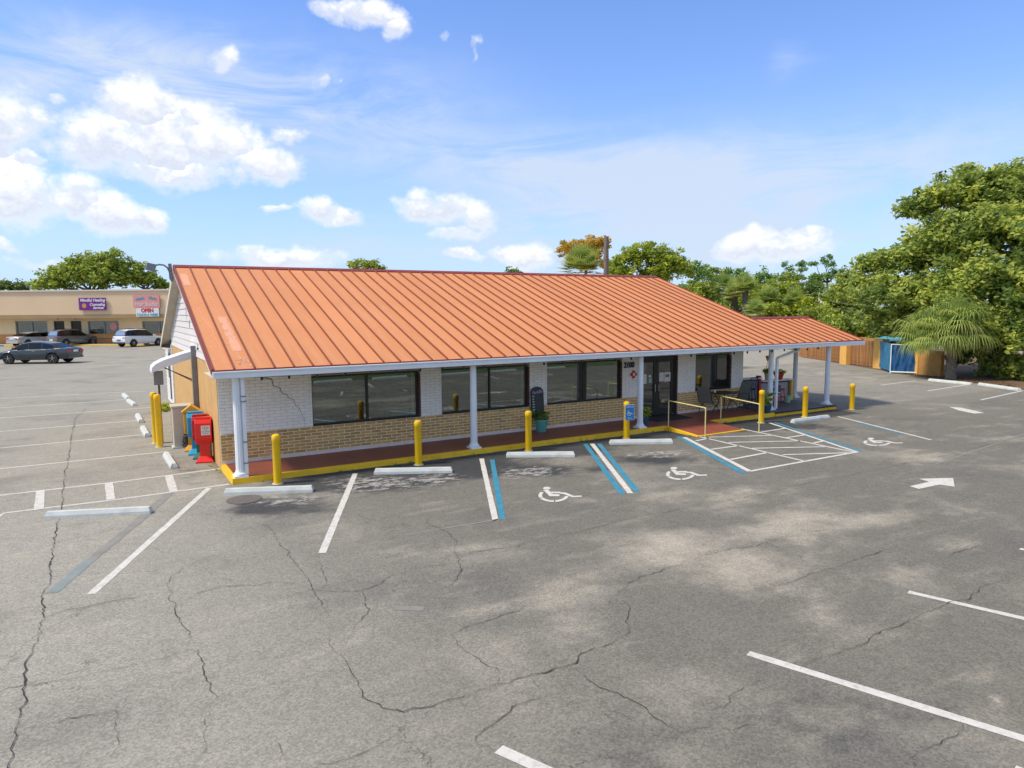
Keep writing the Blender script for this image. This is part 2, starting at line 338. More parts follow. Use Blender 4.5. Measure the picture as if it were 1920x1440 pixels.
def text_mesh(body, size, m, parent=None, loc=(0,0,0), rot=(0,0,0), name='lettering', ext=.004, sx=1., align='CENTER', shear=0., bold=0.):
    cu = bpy.data.curves.new('t', 'FONT'); cu.body = body; cu.size = size; cu.extrude = ext; cu.align_x = align; cu.align_y = 'CENTER'; cu.shear = shear; cu.offset = bold
    o = bpy.data.objects.new('t', cu); COL.objects.link(o)
    dg = bpy.context.evaluated_depsgraph_get(); me = bpy.data.meshes.new_from_object(o.evaluated_get(dg)); me.name = name
    bpy.data.objects.remove(o); bpy.data.curves.remove(cu); me.materials.clear(); me.materials.append(m)
    t = link(name, me, parent, None, loc); t.rotation_euler = rot; t.scale = (sx, 1, 1); return t

# ------------------------------------------------------------------ ground
def grid_axis(lo, hi, a, b, step, far):
    mid = list(np.arange(a, b+1e-6, step)); left = []; x = a; st = step
    while x > lo: st *= 1.35; x -= st; left.append(max(x, lo))
    right = []; x = b; st = step
    while x < hi: st *= 1.35; x += st; right.append(min(x, hi))
    return np.array(left[::-1]+mid+right)
gx = grid_axis(-1400, 1400, -26, 50, .22, 0); gy = grid_axis(-1400, 1400, -20, 46, .22, 0)
X_, Y_ = np.meshgrid(gx, gy); nx, ny = len(gx), len(gy)
co = np.stack([X_.ravel(), Y_.ravel(), np.zeros(nx*ny)], 1).astype(np.float32)
ii = np.arange((nx-1)*(ny-1)); cx_ = ii % (nx-1); cy_ = ii//(nx-1); a0 = cy_*nx+cx_
faces = np.stack([a0, a0+1, a0+nx+1, a0+nx], 1).astype(np.int32)
def fast_mesh(name, co, faces):
    me = bpy.data.meshes.new(name); k = faces.shape[1]
    me.vertices.add(len(co)); me.vertices.foreach_set('co', np.ascontiguousarray(co, np.float32).ravel())
    me.loops.add(faces.size); me.loops.foreach_set('vertex_index', np.ascontiguousarray(faces, np.int32).ravel())
    me.polygons.add(len(faces)); me.polygons.foreach_set('loop_start', np.arange(len(faces), dtype=np.int32)*k)
    try: me.polygons.foreach_set('loop_total', np.full(len(faces), k, np.int32))
    except Exception: pass
    me.update(calc_edges=True); me.validate(); return me
gm = fast_mesh('ground', co, faces)
def blob(px, py, rx, ry, amt):          # a worn patch seen at a pixel; size in pixels there
    c = G(px, py); ex = (G(px+rx, py)-G(px-rx, py))/2; ey = (G(px, py-ry)-G(px, py+ry))/2
    A = np.array([[ex.x, ey.x], [ex.y, ey.y]]); I = np.linalg.inv(A)
    dx = co[:, 0]-c.x; dy = co[:, 1]-c.y
    u = I[0,0]*dx+I[0,1]*dy; v = I[1,0]*dx+I[1,1]*dy
    return amt*np.exp(-(u*u+v*v)*1.3)
sand = np.zeros(len(co)); dark = np.zeros(len(co)); speck = np.zeros(len(co))
for b in [(1240,1020,150,50,.9),(1050,1130,120,45,.7),(1500,975,120,30,.6),(1400,1080,150,40,.6),(930,1030,100,30,.35),(1640,975,120,25,.45),(1780,1010,120,30,.35),(1100,935,60,18,.5),
          (1270,930,50,16,.45),(1430,930,80,22,.45),(1560,900,60,14,.3),(1750,860,50,12,.5),(1850,820,90,12,.45),(1720,790,60,6,.4),(1560,700,80,6,.5),(1640,712,60,5,.5),(1500,690,60,5,.4),(1800,960,60,16,.4),
          (1880,930,60,16,.35),(1560,1160,70,20,.5),(1700,1190,80,20,.4),(1280,1310,60,25,.3),(880,1150,60,20,.3),(740,1090,50,16,.3),(1150,1320,90,30,.15),(1872,1310,20,8,1.0),
          (1660,1085,110,22,.35),(620,1230,60,30,.3),(870,1290,60,20,.2),(1100,1190,80,40,.4),(1800,880,60,8,.35),(1350,940,60,20,.4), (1680,745,60,5,.35), (150,740,90,3,.5),(120,830,60,8,.3)]: sand += blob(*b)
for b in [(700,905,120,12,.55),(520,945,80,14,.35),(850,890,70,10,.5),(660,875,60,10,.5),(1000,885,70,9,.5),(1120,880,30,12,.4),(1210,862,60,8,.45),(1090,850,60,8,.6),(920,870,40,8,.5),(790,900,60,8,.4),
          (460,937,28,8,.5),(1600,1340,400,100,.34),(1300,1230,200,40,.22),(1500,870,180,16,.15),(1350,870,40,20,.25),(1150,1420,400,60,.22),(1780,1160,160,30,.15),(1700,1060,90,14,.25),(560,910,40,8,.3),(1560,770,60,6,.35),(680,905,150,24,.8),(860,885,90,14,.7),(1010,880,110,14,.7),(1230,862,110,12,.6),(1440,800,120,10,.5),(520,950,110,20,.5),(1570,810,60,8,.5),(480,960,60,14,.5),
          (560,1010,60,25,.2),(620,960,60,20,.25),(300,800,80,8,.25),(190,790,60,5,.2),(190,885,60,6,.3),(250,840,60,6,.3),(340,880,60,14,.35),(290,775,60,6,.3),(370,900,60,14,.3),(1390,800,90,8,.5),(1520,800,60,6,.4),(1700,800,120,6,.15),(140,985,60,12,.2),(350,945,60,20,.2)]: dark += blob(*b)
# dark band along the kerb, in front of the eaves
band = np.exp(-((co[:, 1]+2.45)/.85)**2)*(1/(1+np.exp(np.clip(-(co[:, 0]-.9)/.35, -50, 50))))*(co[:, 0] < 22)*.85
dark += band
for b in [(690,905,85,18,1.2),(820,900,70,14,.9),(540,940,90,14,.7),(990,885,80,12,1.),(1250,853,70,9,.9),(680,905,60,12,1.),(640,925,40,8,.6),(760,905,70,9,.8),(830,895,40,8,.7),(980,890,50,8,1.),(1010,880,50,6,.8),(1200,852,50,5,.9),(1260,847,40,4,.8),(500,940,60,8,.6),(560,935,50,9,.8),(1390,790,40,5,.5),(1560,810,50,5,.4)]: speck += blob(*b)
# the older, paler surface to the left of a long seam in the asphalt
a_, b_ = G(500, 985), G(640, 1240); dd = (b_-a_).normalized()
side = -((co[:, 0]-a_.x)*dd.y-(co[:, 1]-a_.y)*dd.x)       # >0 : right
zone = 1/(1+np.exp(np.clip(-side/1.1, -50, 50))); zone = zone*(co[:, 1] < 30)
lot_left = 1/(1+np.exp((co[:, 0]+.2)/.5))*(co[:, 1] > -2.2)
zone = np.where(co[:, 1] > -2.0, np.where((co[:, 0] < -.2) | (co[:, 1] > 13.5), .10, .70), zone)
far_right = 1/(1+np.exp(-(co[:, 0]-24)/2))*(1/(1+np.exp(-(co[:, 1]+4)/2)))
zone = zone*(1-far_right*.35)
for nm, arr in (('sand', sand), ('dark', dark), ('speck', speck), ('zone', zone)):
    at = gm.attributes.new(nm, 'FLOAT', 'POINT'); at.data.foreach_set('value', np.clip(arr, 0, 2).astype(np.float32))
mt, t, bs = nodes_of('worn_asphalt')
def tn(kind, **k):
    n = t.nodes.new(kind)
    for a, b in k.items(): setattr(n, a, b)
    return n
def tin(n, i, v):
    if hasattr(v, 'links'): t.links.new(v, n.inputs[i])
    else: n.inputs[i].default_value = v
def tm(op, a, b=None, c=None, clamp=False):
    n = tn('ShaderNodeMath', operation=op); n.use_clamp = clamp
    for i, v in enumerate((a, b, c)):
        if v is not None: tin(n, i, v)
    return n.outputs[0]
def tnoise(sc, det=6, ro=.6, loc=(0,0,0), stretch=(1,1,1), rz=0.):
    mp = tn('ShaderNodeMapping'); t.links.new(tco, mp.inputs[0]); mp.inputs['Location'].default_value = loc; mp.inputs['Scale'].default_value = stretch; mp.inputs['Rotation'].default_value = (0, 0, rz)
    n = tn('ShaderNodeTexNoise'); n.inputs['Scale'].default_value = sc; n.inputs['Detail'].default_value = det; n.inputs['Roughness'].default_value = ro
    t.links.new(mp.outputs[0], n.inputs['Vector']); return n.outputs[0]
def tmix(f, a, b):
    n = tn('ShaderNodeMix', data_type='RGBA'); tin(n, 0, f)
    for i, v in ((6, a), (7, b)):
        if hasattr(v, 'links'): t.links.new(v, n.inputs[i])
        else: n.inputs[i].default_value = (*v, 1)
    return n.outputs[2]
def tatt(nm):
    n = tn('ShaderNodeAttribute'); n.attribute_name = nm; return n.outputs['Fac']
def tsm(v, a, b):
    n = tn('ShaderNodeMapRange', interpolation_type='SMOOTHSTEP'); tin(n, 0, v); n.inputs[1].default_value = a; n.inputs[2].default_value = b; return n.outputs[0]
tco = tn('ShaderNodeTexCoord').outputs['Object']
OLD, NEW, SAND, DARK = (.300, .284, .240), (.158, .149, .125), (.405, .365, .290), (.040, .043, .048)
c = tmix(tatt('zone'), OLD, NEW)
big = tnoise(.16, 6, .6); midn = tnoise(.9, 6, .65, (5,2,0)); smn = tnoise(5, 5, .6, (1,9,0)); streak = tnoise(.55, 6, .62, (9,1,0), (1,3.2,1), R(28))
c = tmix(tm('MULTIPLY', tsm(tm('ADD', big, tm('MULTIPLY', tm('SUBTRACT', midn, .5), .5)), .50, .72), .35), c, SAND)
c = tmix(tm('MULTIPLY', tsm(streak, .54, .72), .30), c, SAND)
c = tmix(tm('MULTIPLY', tsm(tnoise(.35, 6, .65, (30, 3, 0)), .50, .70), .40), c, (.105, .102, .098))
mixn = tm('ADD', tm('MULTIPLY', tm('SUBTRACT', midn, .5), 1.3), tm('MULTIPLY', tm('SUBTRACT', tnoise(.35, 5, .6, (11, 2, 7), (1, 2.2, 1), R(28)), .5), 1.6))
sd_n = tsm(tm('ADD', tatt('sand'), mixn), .12, 1.0)
c = tmix(tm('MULTIPLY', sd_n, .82), c, SAND)
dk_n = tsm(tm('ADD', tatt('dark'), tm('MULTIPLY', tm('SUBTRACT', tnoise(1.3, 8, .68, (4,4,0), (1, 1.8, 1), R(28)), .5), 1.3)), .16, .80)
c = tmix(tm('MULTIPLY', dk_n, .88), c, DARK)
sp_n = tsm(tm('MULTIPLY', tatt('speck'), tsm(tnoise(3.0, 10, .72, (8,8,0), (1,1.8,1), R(28)), .40, .72)), .10, .75)
c = tmix(tm('MULTIPLY', sp_n, .88), c, (.36, .345, .315))
# aggregate: fine light and dark stones
vor = tn('ShaderNodeTexVoronoi'); vor.inputs['Scale'].default_value = 48; t.links.new(tco, vor.inputs['Vector'])
sepc = tn('ShaderNodeSeparateColor'); t.links.new(vor.outputs['Color'], sepc.inputs[0])
agg = tm('ADD', tm('MULTIPLY', sepc.outputs[0], .44), .78)
fine = tm('ADD', tm('MULTIPLY', tnoise(42, 4, .8, (3,3,0)), .50), .75)
smm = tm('ADD', tm('MULTIPLY', smn, .26), .87)
sc_ = tm('MULTIPLY', tm('MULTIPLY', agg, fine), smm)
pits = tsm(tnoise(13, 7, .78, (2, 6, 0)), .36, .27); pits = tm('MULTIPLY', pits, tsm(tnoise(.45, 3, .5, (12, 6, 0)), .42, .62))
sc_ = tm('MULTIPLY', sc_, tm('SUBTRACT', 1.0, tm('MULTIPLY', pits, .6)))
# hairline crazing
wn = tn('ShaderNodeTexNoise'); wn.inputs['Scale'].default_value = 1.7; wn.inputs['Detail'].default_value = 7; wn.inputs['Roughness'].default_value = .7; t.links.new(tco, wn.inputs['Vector'])
wv = tn('ShaderNodeVectorMath', operation='SCALE'); t.links.new(wn.outputs['Color'], wv.inputs[0]); wv.inputs['Scale'].default_value = .75
wa = tn('ShaderNodeVectorMath', operation='ADD'); t.links.new(tco, wa.inputs[0]); t.links.new(wv.outputs[0], wa.inputs[1])
for (scl, wid, lo, hi, amt) in ((.42, .0040, .50, .62, .50), (1.6, .010, .55, .68, .35)):
    ve = tn('ShaderNodeTexVoronoi', feature='DISTANCE_TO_EDGE'); ve.inputs['Scale'].default_value = scl; t.links.new(wa.outputs[0], ve.inputs['Vector'])
    hair = tsm(ve.outputs['Distance'], wid, wid*.25); hair = tm('MULTIPLY', hair, tsm(tnoise(.5, 4, .6, (scl*9, 3, 1)), lo, hi))
    sc_ = tm('MULTIPLY', sc_, tm('SUBTRACT', 1.0, tm('MULTIPLY', hair, amt)))
vs = tn('ShaderNodeVectorMath', operation='SCALE'); t.links.new(c, vs.inputs[0]); t.links.new(sc_, vs.inputs['Scale'])
t.links.new(vs.outputs[0], bs.inputs['Base Color']); bs.inputs['Roughness'].default_value = .9; bs.inputs['Specular IOR Level'].default_value = .12
bp = tn('ShaderNodeBump'); bp.inputs['Strength'].default_value = .45; bp.inputs['Distance'].default_value = .012
t.links.new(tm('ADD', tnoise(30, 5, .7), tm('MULTIPLY', sepc.outputs[1], .4)), bp.inputs['Height']); t.links.new(bp.outputs[0], bs.inputs['Normal'])
gm.materials.append(mt); M['asphalt'] = mt
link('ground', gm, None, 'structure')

# lawn, mulch
def flat(name, poly, z, m, kind='structure', parent=None):
    b = MB(); b.add([(p[0], p[1], z) for p in poly], [tuple(range(len(poly)))], m); return b.build(name, parent, kind=kind)
flat('lawn', [(-120,-60),(160,-60),(160,-20.2),(-120,-20.2)], .02, M['lawn'])
q = [G(1700,703), G(1765,708), G(1830,718), G(1935,735)]
flat('mulch_bed', [tuple(q[0][:2]), tuple(q[1][:2]), tuple(q[2][:2]), tuple(q[3][:2]), (60,-12), (66,26), (44,14)], .012, M['mulch'])
flat('rear_verge', [(41,34),(66,26),(160,40),(200,200),(10,260),(12,120)], .010, mat('rough_grass', (.09, .11, .035), .95, .4, .8))
flat('left_verge', [(-60,100),(-120,180),(60,250),(12,120),(4,105)], .010, MATS['rough_grass'])

# ------------------------------------------------------------------ painted markings
def ribbon(mb, pts, wd, z, m, jit=0.):
    P = [Vector((p[0], p[1], z)) for p in pts]; n = len(P); vs = []
    for k in range(n):
        d = (P[min(k+1, n-1)]-P[max(k-1, 0)]); d.z = 0; d.normalize(); s_ = Vector((-d.y, d.x, 0))
        wk = wd*(1+random.uniform(-jit, jit))/2; vs += [P[k]+s_*wk, P[k]-s_*wk]
    mb.add(vs, [(2*k, 2*k+1, 2*k+3, 2*k+2) for k in range(n-1)], m)
def line(p0, p1, wd=.10, m='lineW', z=.004, name='parking_line', ext=0.):
    a, b = G(*p0), G(*p1); d = (b-a).normalized(); b = b+d*ext
    n = max(2, int((b-a).length/.18)); mb = MB()
    ribbon(mb, [a.lerp(b, k/n) for k in range(n+1)], wd, z, M[m], .07); return mb.build(name, None, kind='structure')
line((392,915),(171,1114),.125); line((666,888),(604,1037),.125)
line((903,860),(929,976),.12); line((923,862),(942,973),.12,'lineB')
line((935,974),(838,990),.06,'lineG'); line((838,990),(760,1003),.05,'lineG')
line((1097,832),(1167,927),.13,'lineB'); line((1110,832),(1182,925),.13); line((1123,832),(1195,922),.13,'lineB')
line((1272,819),(1395,888),.15,'lineB'); line((1283,820),(1406,884),.14)
line((1443,793),(1608,848),.11); line((1452,792),(1617,847),.11,'lineB')
line((1571,781),(1746,825),.10); line((1600,791),(1690,814),.09,'lineB')
mb = MB()
for p0, p1 in [((1406,884),(1606,848)),((1307,818),(1508,865)),((1388,804),(1600,848)),((1305,827),(1329,822)),((1333,843),(1385,836)),((1370,862),(1439,849)),((1329,820),(1445,817)),((1366,830),(1500,827)),
               ((1410,841),(1547,838)),((1468,853),(1590,849.5)),((1425,811),(1475,803)),((1475,821),(1508,816)),((1525,831),(1545,827))]:
    a, b = G(*p0), G(*p1); ribbon(mb, [a.lerp(b, k/12) for k in range(13)], .10, .008, M['lineW'], .08)
mb.build('hatched_aisle_marking', None, kind='structure')
for p0, p1 in [((1652,722),(1717,714)),((1739,733),(1817,721)),((1839,750),(1925,731))]: line(p0, p1, .11)
line((1703,1110),(1990,1176),.11); line((1403,1225),(1990,1407),.125); line((935,1405),(1100,1480),.125); line((1912,1029),(1990,1046),.11)
line((740,1140),(795,1142),.14,'lineG'); line((1755,870),(1925,812),.05,'lineG')
mb = MB()
for pts in ([(-60,938),(0,929),(210,905),(413,879)], [(-60,1010),(-10,974),(8,962),(210,938),(430,908)]):
    P = [G(*p) for p in pts]; ribbon(mb, P, .095, .004, M['lineW'])
for p0, p1 in [((76,920),(73,956)),((204,905),(208,937)),((316,891),(326,922))]:
    a, b = G(*p0), G(*p1); ribbon(mb, [a.lerp(b, k/6) for k in range(7)], .17, .008, M['lineW'], .06)
mb.build('walkway_marking', None, kind='structure')
for (y0, y1, x1) in [(879,847,312),(840,813,292),(809,786,290),(784,764,286),(765,749,238),(747,732,300)]:
    a, b = G(2, y0), G(x1, y1); d = (a-b); a2 = b+d*1.35
    mbl = MB(); ribbon(mbl, [b.lerp(a2, k/20) for k in range(21)], .10, .004, M['lineW'], .06); mbl.build('parking_line', None, kind='structure')
line((97,1112),(170,1050),.17,'lineTB'); line((170,1050),(250,985),.17,'lineT'); line((250,985),(318,925),.20,'lineT')
# wheelchair symbols: outline in local units, laid on the asphalt
def isa(mb, o, ex, ey, m, z, flip=1):
    def W_(u, v): q_ = o+ex*u*flip+ey*v; return (q_.x, q_.y, q_.z+z)
    def poly(pts): mb.add([W_(*p_) for p_ in pts], [tuple(range(len(pts)))], m)
    poly([(-.50+.20*math.cos(a)*.8+.02, .36+.11*math.sin(a)) for a in np.linspace(0, 2*math.pi, 14)[:-1]])
    poly([(-.62,.22),(-.42,.24),(-.20,-.08),(.06,-.08),(.06,-.22),(-.34,-.22)])
    poly([(-.33,.10),(.10,.10),(.10,-.02),(-.27,-.02)])
    poly([(.10,.05),(.30,.05),(.64,-.19),(.96,-.17),(.96,-.27),(.56,-.29),(.22,-.06),(.10,-.06)])
    def arc(a0_, a1_):
        n = 8; vs = []
        for k in range(n+1):
            a = a0_+(a1_-a0_)*k/n
            for rr in (1.0, .76): vs.append(W_(-.18+.62*rr*math.cos(a), -.14+.46*rr*math.sin(a)))
        mb.add(vs, [(2*k, 2*k+1, 2*k+3, 2*k+2) for k in range(n)], m)
    arc(R(150), R(205)); arc(R(210), R(272)); arc(R(278), R(350))
for (xa, xb, yt, ybm) in [(1010,1090,911,939),(1249,1325,874,898),(1619,1692,820,835)]:
    c0 = G((xa+xb)/2, (yt+ybm)/2); ex = (G(xb, (yt+ybm)/2)-G(xa, (yt+ybm)/2))/1.76; ey = (G((xa+xb)/2, yt)-G((xa+xb)/2, ybm))/1.06
    mb = MB(); isa(mb, c0-ex*.08, ex, ey, M['lineW'], .006); mb.build('wheelchair_symbol', None, kind='structure')
for poly in ([(1723,898),(1787,896.5),(1790,913),(1762,909),(1723,917),(1706,912),(1742,903.5)], [(1780,763),(1802,764.5),(1846,774.5),(1826,775.5),(1797,769.5)]):
    mb = MB(); mb.add([tuple(G(*p)+Vector((0,0,.005))) for p in poly], [tuple(range(len(poly)))], M['lineW']); mb.build('direction_arrow', None, kind='structure')

# cracks
CR = [
 [(162,765),(140,787),(136,812),(128,860),(122,892),(119,915),(116,952),(103,1000),(95,1080),(80,1123),(81,1157),(72,1193),(60,1220),(50,1257),(47,1287),(38,1343),(27,1390),(14,1440),(8,1470)],
 [(-40,1310),(0,1298),(33,1288),(47,1287),(100,1278),(153,1270),(207,1256),(267,1243),(307,1236),(353,1221),(373,1222),(378,1240),(382,1260),(395,1282),(393,1297),(408,1308),(392,1333),(383,1357),(387,1367),(382,1387),(387,1400),(385,1410),(370,1425),(364,1450)],
 [(343,1065),(320,1085),(313,1100),(322,1110),(318,1128),(330,1132),(327,1143),(332,1157),(347,1178),(357,1185),(358,1195),(351,1210),(352,1221)],
 [(408,1308),(437,1306),(483,1290),(533,1279),(577,1270),(617,1259),(655,1257)],
 [(-20,1180),(80,1158),(147,1142),(200,1130),(300,1113)], [(0,1210),(40,1204),(63,1202)],
 [(340,1128),(380,1110),(417,1100),(467,1099),(517,1092),(560,1098),(587,1107),(643,1110),(680,1107),(707,1098),(740,1077),(780,1066),(853,1057)],
 [(682,1108),(684,1125),(693,1143),(672,1168),(662,1190),(623,1215)],
 [(500,980),(525,1020),(560,1065),(587,1107),(605,1140),(620,1165)],
 [(615,1195),(623,1215),(643,1233),(655,1253),(672,1280),(678,1308),(700,1318),(730,1332),(757,1336),(773,1329),(810,1326),(840,1313),(877,1303),(933,1283),(953,1283),(973,1272),(1000,1265),(1023,1263),(1043,1253),(1080,1245),(1090,1226),(1147,1208),(1180,1187),(1172,1167),(1182,1143),(1167,1127)],
 [(757,1336),(760,1357),(742,1378),(710,1399),(657,1423),(600,1435),(570,1450)],
 [(742,1378),(770,1387),(787,1413),(807,1423),(812,1450)],
 [(1070,1252),(1100,1275),(1123,1290),(1167,1307),(1200,1322),(1240,1353),(1279,1376),(1311,1367),(1371,1371),(1421,1360),(1429,1342),(1426,1328)],
 [(1279,1376),(1265,1397)], [(933,1283),(937,1263),(930,1253),(910,1247),(857,1210),(847,1190),(897,1170),(950,1152),(973,1147),(993,1133),(1043,1123)],
 [(1010,1090),(1060,1083),(1087,1072),(1143,1063)],
 [(1137,1137),(1150,1120),(1180,1093),(1198,1082),(1240,1071),(1279,1056),(1307,1045),(1371,1029),(1417,1026),(1452,1013),(1481,1004),(1552,994)],
 [(800,967),(802,982),(840,1000),(857,1020),(852,1038),(867,1068),(847,1097),(813,1110),(767,1133)],
 [(852,1038),(900,1034),(950,1028),(973,1022),(1047,1005),(1097,995),(1140,982),(1180,973),(1240,962),(1300,950),(1397,933),(1461,920),(1526,903),(1584,894),(1688,871),(1784,852),(1860,832),(1920,818)],
 [(1043,1298),(987,1318),(960,1327),(933,1353),(910,1367),(890,1393),(847,1407)], [(890,1393),(927,1410)],
 [(1353,1335),(1371,1303),(1424,1272),(1456,1262)],
 [(1500,1257),(1541,1227),(1573,1227),(1615,1210),(1649,1188),(1700,1167),(1753,1142),(1787,1128),(1814,1126),(1831,1112),(1835,1100),(1872,1093),(1877,1080)],
 [(1680,1450),(1693,1438),(1743,1404),(1778,1385),(1807,1369),(1800,1353)],
 [(1410,1105),(1467,1096),(1502,1084),(1559,1066),(1605,1050),(1640,1040),(1686,1027)],
 [(1771,1047),(1792,1036),(1831,1024),(1874,1020)],
 [(40,1370),(127,1348),(217,1333),(217,1360),(223,1390),(207,1423),(183,1445)], [(513,1390),(527,1407),(542,1423)],
 [(600,1037),(606,1075),(613,1090),(607,1105)], [(0,812),(40,800),(100,783),(160,768)], [(1000,1255),(990,1270),(1010,1290),(975,1300)],
]
WID = {0:.021, 9:.017, 10:.014, 1:.013, 2:.015}
mb = MB()
def nz(k, amp): return random.uniform(-amp, amp)
for ci, pl in enumerate(CR):
    P = [G(*p) for p in pl]; out_ = []
    for k in range(len(P)-1):
        L = (P[k+1]-P[k]).length; n = max(1, min(40, int(L/.07)))
        d = (P[k+1]-P[k]).normalized(); s_ = Vector((-d.y, d.x, 0))
        off_ = 0
        for j in range(n):
            off_ = off_*.55+random.uniform(-1, 1)*.026 if 0 < j else 0
            out_.append(P[k].lerp(P[k+1], j/n)+s_*off_+d*random.uniform(-.012, .012))
    out_.append(P[-1])
    wd = WID.get(ci, .0125)*.72; n = len(out_); vs = []
    for k in range(n):
        d = (out_[min(k+1, n-1)]-out_[max(k-1, 0)]); d.z = 0; d.normalize(); s_ = Vector((-d.y, d.x, 0))
        wk = wd*random.choice([.5,.7,.85,1.0,1.3])*random.uniform(.8,1.2)/2*min(1, .2+min(k, n-1-k)/8)*(.75+.35*math.sin(k*.23+ci))
        vs += [out_[k]+s_*wk+Vector((0,0,.0125)), out_[k]-s_*wk+Vector((0,0,.0125))]
    mb.add(vs, [(2*k, 2*k+1, 2*k+3, 2*k+2) for k in range(n-1)], M['crack'])
mb.build('asphalt_cracks', None, kind='structure')
mb = MB(); c0 = G(458, 937); mb.lathe((c0.x, c0.y, 0), [(.36, .004), (.36, .012), (.30, .015)], mat('patched_manhole', (.12, .10, .09), .8, .3, 8), 24); mb.build('manhole_cover', None, kind='structure')

# ------------------------------------------------------------------ restaurant
XW, YW = 19.05, 13.0            # front wall runs X 0..XW at Y=0
XL, XR, YE, ZE, YR, ZR = -.29, 20.36, -1.775, 2.662, 6.49, 5.47
B = thing('restaurant_building', 'low white and tan brick restaurant with an orange standing seam metal roof', 'building')
ZS = .13
wall = MB()
Z1, Z2 = .894, 2.251
OP = [(2.35,5.49,Z1,Z2),(6.16,9.23,Z1,Z2),(9.90,13.01,Z1,Z2),(13.73,15.61,ZS,2.28),(16.50,18.40,Z1,Z2)]
cols_ = [0]+[v for o_ in OP for v in o_[:2]]+[XW]
for k in range(0, len(cols_), 2): wall.box(cols_[k], cols_[k+1], 0, .22, ZS-.13, 2.50, mat('shade_tinted_joint', (.66, .64, .60), .8, .1, 6))  # joints tinted darker to stand in for shade between the white bricks
for (a, b, z0, z1) in OP:
    if z0 > ZS: wall.box(a, b, .0, .22, ZS-.13, z0-.02, M['pinkwhite'])
    wall.box(a, b, .012, .22, z1, 2.50, M['woodtan'])
wall.box(XW-.2, XW, .22, YW, 0, 2.50, M['whitebrick']); wall.box(.2, XW-.2, YW-.2, YW, 0, 2.50, M['whitebrick'])
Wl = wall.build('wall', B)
Wl['label'] = 'white painted front wall'
# dark brick reveals on the right jambs
rv = MB()
for (a, b, z0, z1) in OP:
    n = int((z1-z0)/.085)
    for k in range(n):
        w0 = .105 if k % 2 else .06
        rv.box(b-.055, b-.002, -.002-(.006 if k%2 else 0), .12, z0+k*.085, z0+k*.085+.072, M['darkbrick'])
rv.build('jamb_bricks', Wl, kind='stuff')
# wainscot: mortar sheet plus single bricks
mo = MB()
for (a, b) in [(0,13.73),(15.61,XW)]: mo.box(a, b, -.030, -.002, ZS+.085, Z1-.004, M['mortar']); mo.box(a, b, -.045, -.002, ZS, ZS+.083, M['pinkwhite'])
mo.build('mortar_backing', Wl)
BW, BH = .304, .0805
bricks = []
def courses(a, b, z0, z1, bw, bh, stack=None):
    n = int(round((z1-z0)/bh)); h = (z1-z0)/n
    for r_ in range(n):
        off_ = (bw/2 if r_ % 2 else 0)
        x = a-off_
        while x < b-.02:
            x0, x1 = max(x, a)+.012, min(x+bw, b)-.012
            if x1-x0 > .03: yield x0, x1, z0+r_*h+.011, z0+(r_+1)*h-.008
            x += bw
for (a, b) in [(0,13.73),(15.61,XW)]:
    for br in courses(a, b, ZS+.09, Z1-.002, BW, BH): bricks.append(br)
bricks.sort(key=lambda q_: q_[0])
unit = MB(); unit.add([(-.5,-.032,-.5),(.5,-.032,-.5),(.5,-.032,.5),(-.5,-.032,.5),(-.47,-.044,-.42),(.47,-.044,-.42),(.47,-.044,.42),(-.47,-.044,.42)],
    [(4,5,6,7),(0,1,5,4),(1,2,6,5),(2,3,7,6),(3,0,4,7)], M['tanbrick'])
bo = unit.build('brick', Wl)
for k, (x0, x1, z0, z1) in enumerate(bricks[:299]):
    o = bo if k == 0 else bo.copy()
    if k: COL.objects.link(o)
    o.location = (.5*(x0+x1), random.uniform(-.003, .001), .5*(z0+z1)); o.scale = (x1-x0, 1, z1-z0)
rest = MB()
for (x0, x1, z0, z1) in bricks[299:]:
    y = -.044+random.uniform(-.003, .001); rest.add([(x0,-.032,z0),(x1,-.032,z0),(x1,-.032,z1),(x0,-.032,z1),(x0+.01,y,z0+.006),(x1-.01,y,z0+.006),(x1-.01,y,z1-.006),(x0+.01,y,z1-.006)],
        [(4,5,6,7),(0,1,5,4),(1,2,6,5),(2,3,7,6),(3,0,4,7)], M['tanbrick'])
rest.build('brick_courses', Wl, kind='stuff')
wb = MB()
for (a, b) in [(0,2.35),(5.49,6.16),(9.23,9.90),(13.01,13.73),(15.61,16.5),(18.4,XW)]:
    for (x0, x1, z0, z1) in courses(a, b-(.0), Z1+.012, 2.47, .304, .0805):
        y = -.0085+random.uniform(-.0015, .001); wb.add([(x0-.004,-.002,z0-.004),(x1+.004,-.002,z0-.004),(x1+.004,-.002,z1+.004),(x0-.004,-.002,z1+.004),(x0,y,z0),(x1,y,z0),(x1,y,z1),(x0,y,z1)],
            [(4,5,6,7),(0,1,5,4),(1,2,6,5),(2,3,7,6),(3,0,4,7)], M['whitebrick'])
wb.build('white_brickwork', Wl, kind='stuff')
# stepped settlement crack in the white pier
ck = MB(); pts = [(.70,2.44),(1.06,2.42),(1.08,2.28),(1.32,2.24),(1.36,2.05),(1.52,2.00),(1.56,1.86),(1.70,1.80),(1.72,1.72),(1.86,1.66),(1.90,1.50),(2.00,1.42),(2.06,1.24),(2.12,1.05),(2.16,.98)]
for k in range(len(pts)-1):
    (xa, za), (xb, zb) = pts[k], pts[k+1]; wd = .018*(1-k/18); d = Vector((xb-xa, 0, zb-za)).normalized(); s_ = Vector((-d.z, 0, d.x))*wd/2
    A_, B_ = Vector((xa, -.0185, za)), Vector((xb, -.0185, zb)); ck.add([A_+s_, A_-s_, B_-s_, B_+s_], [(0,1,2,3)], M['crack'])
ck.build('wall_crack', Wl)
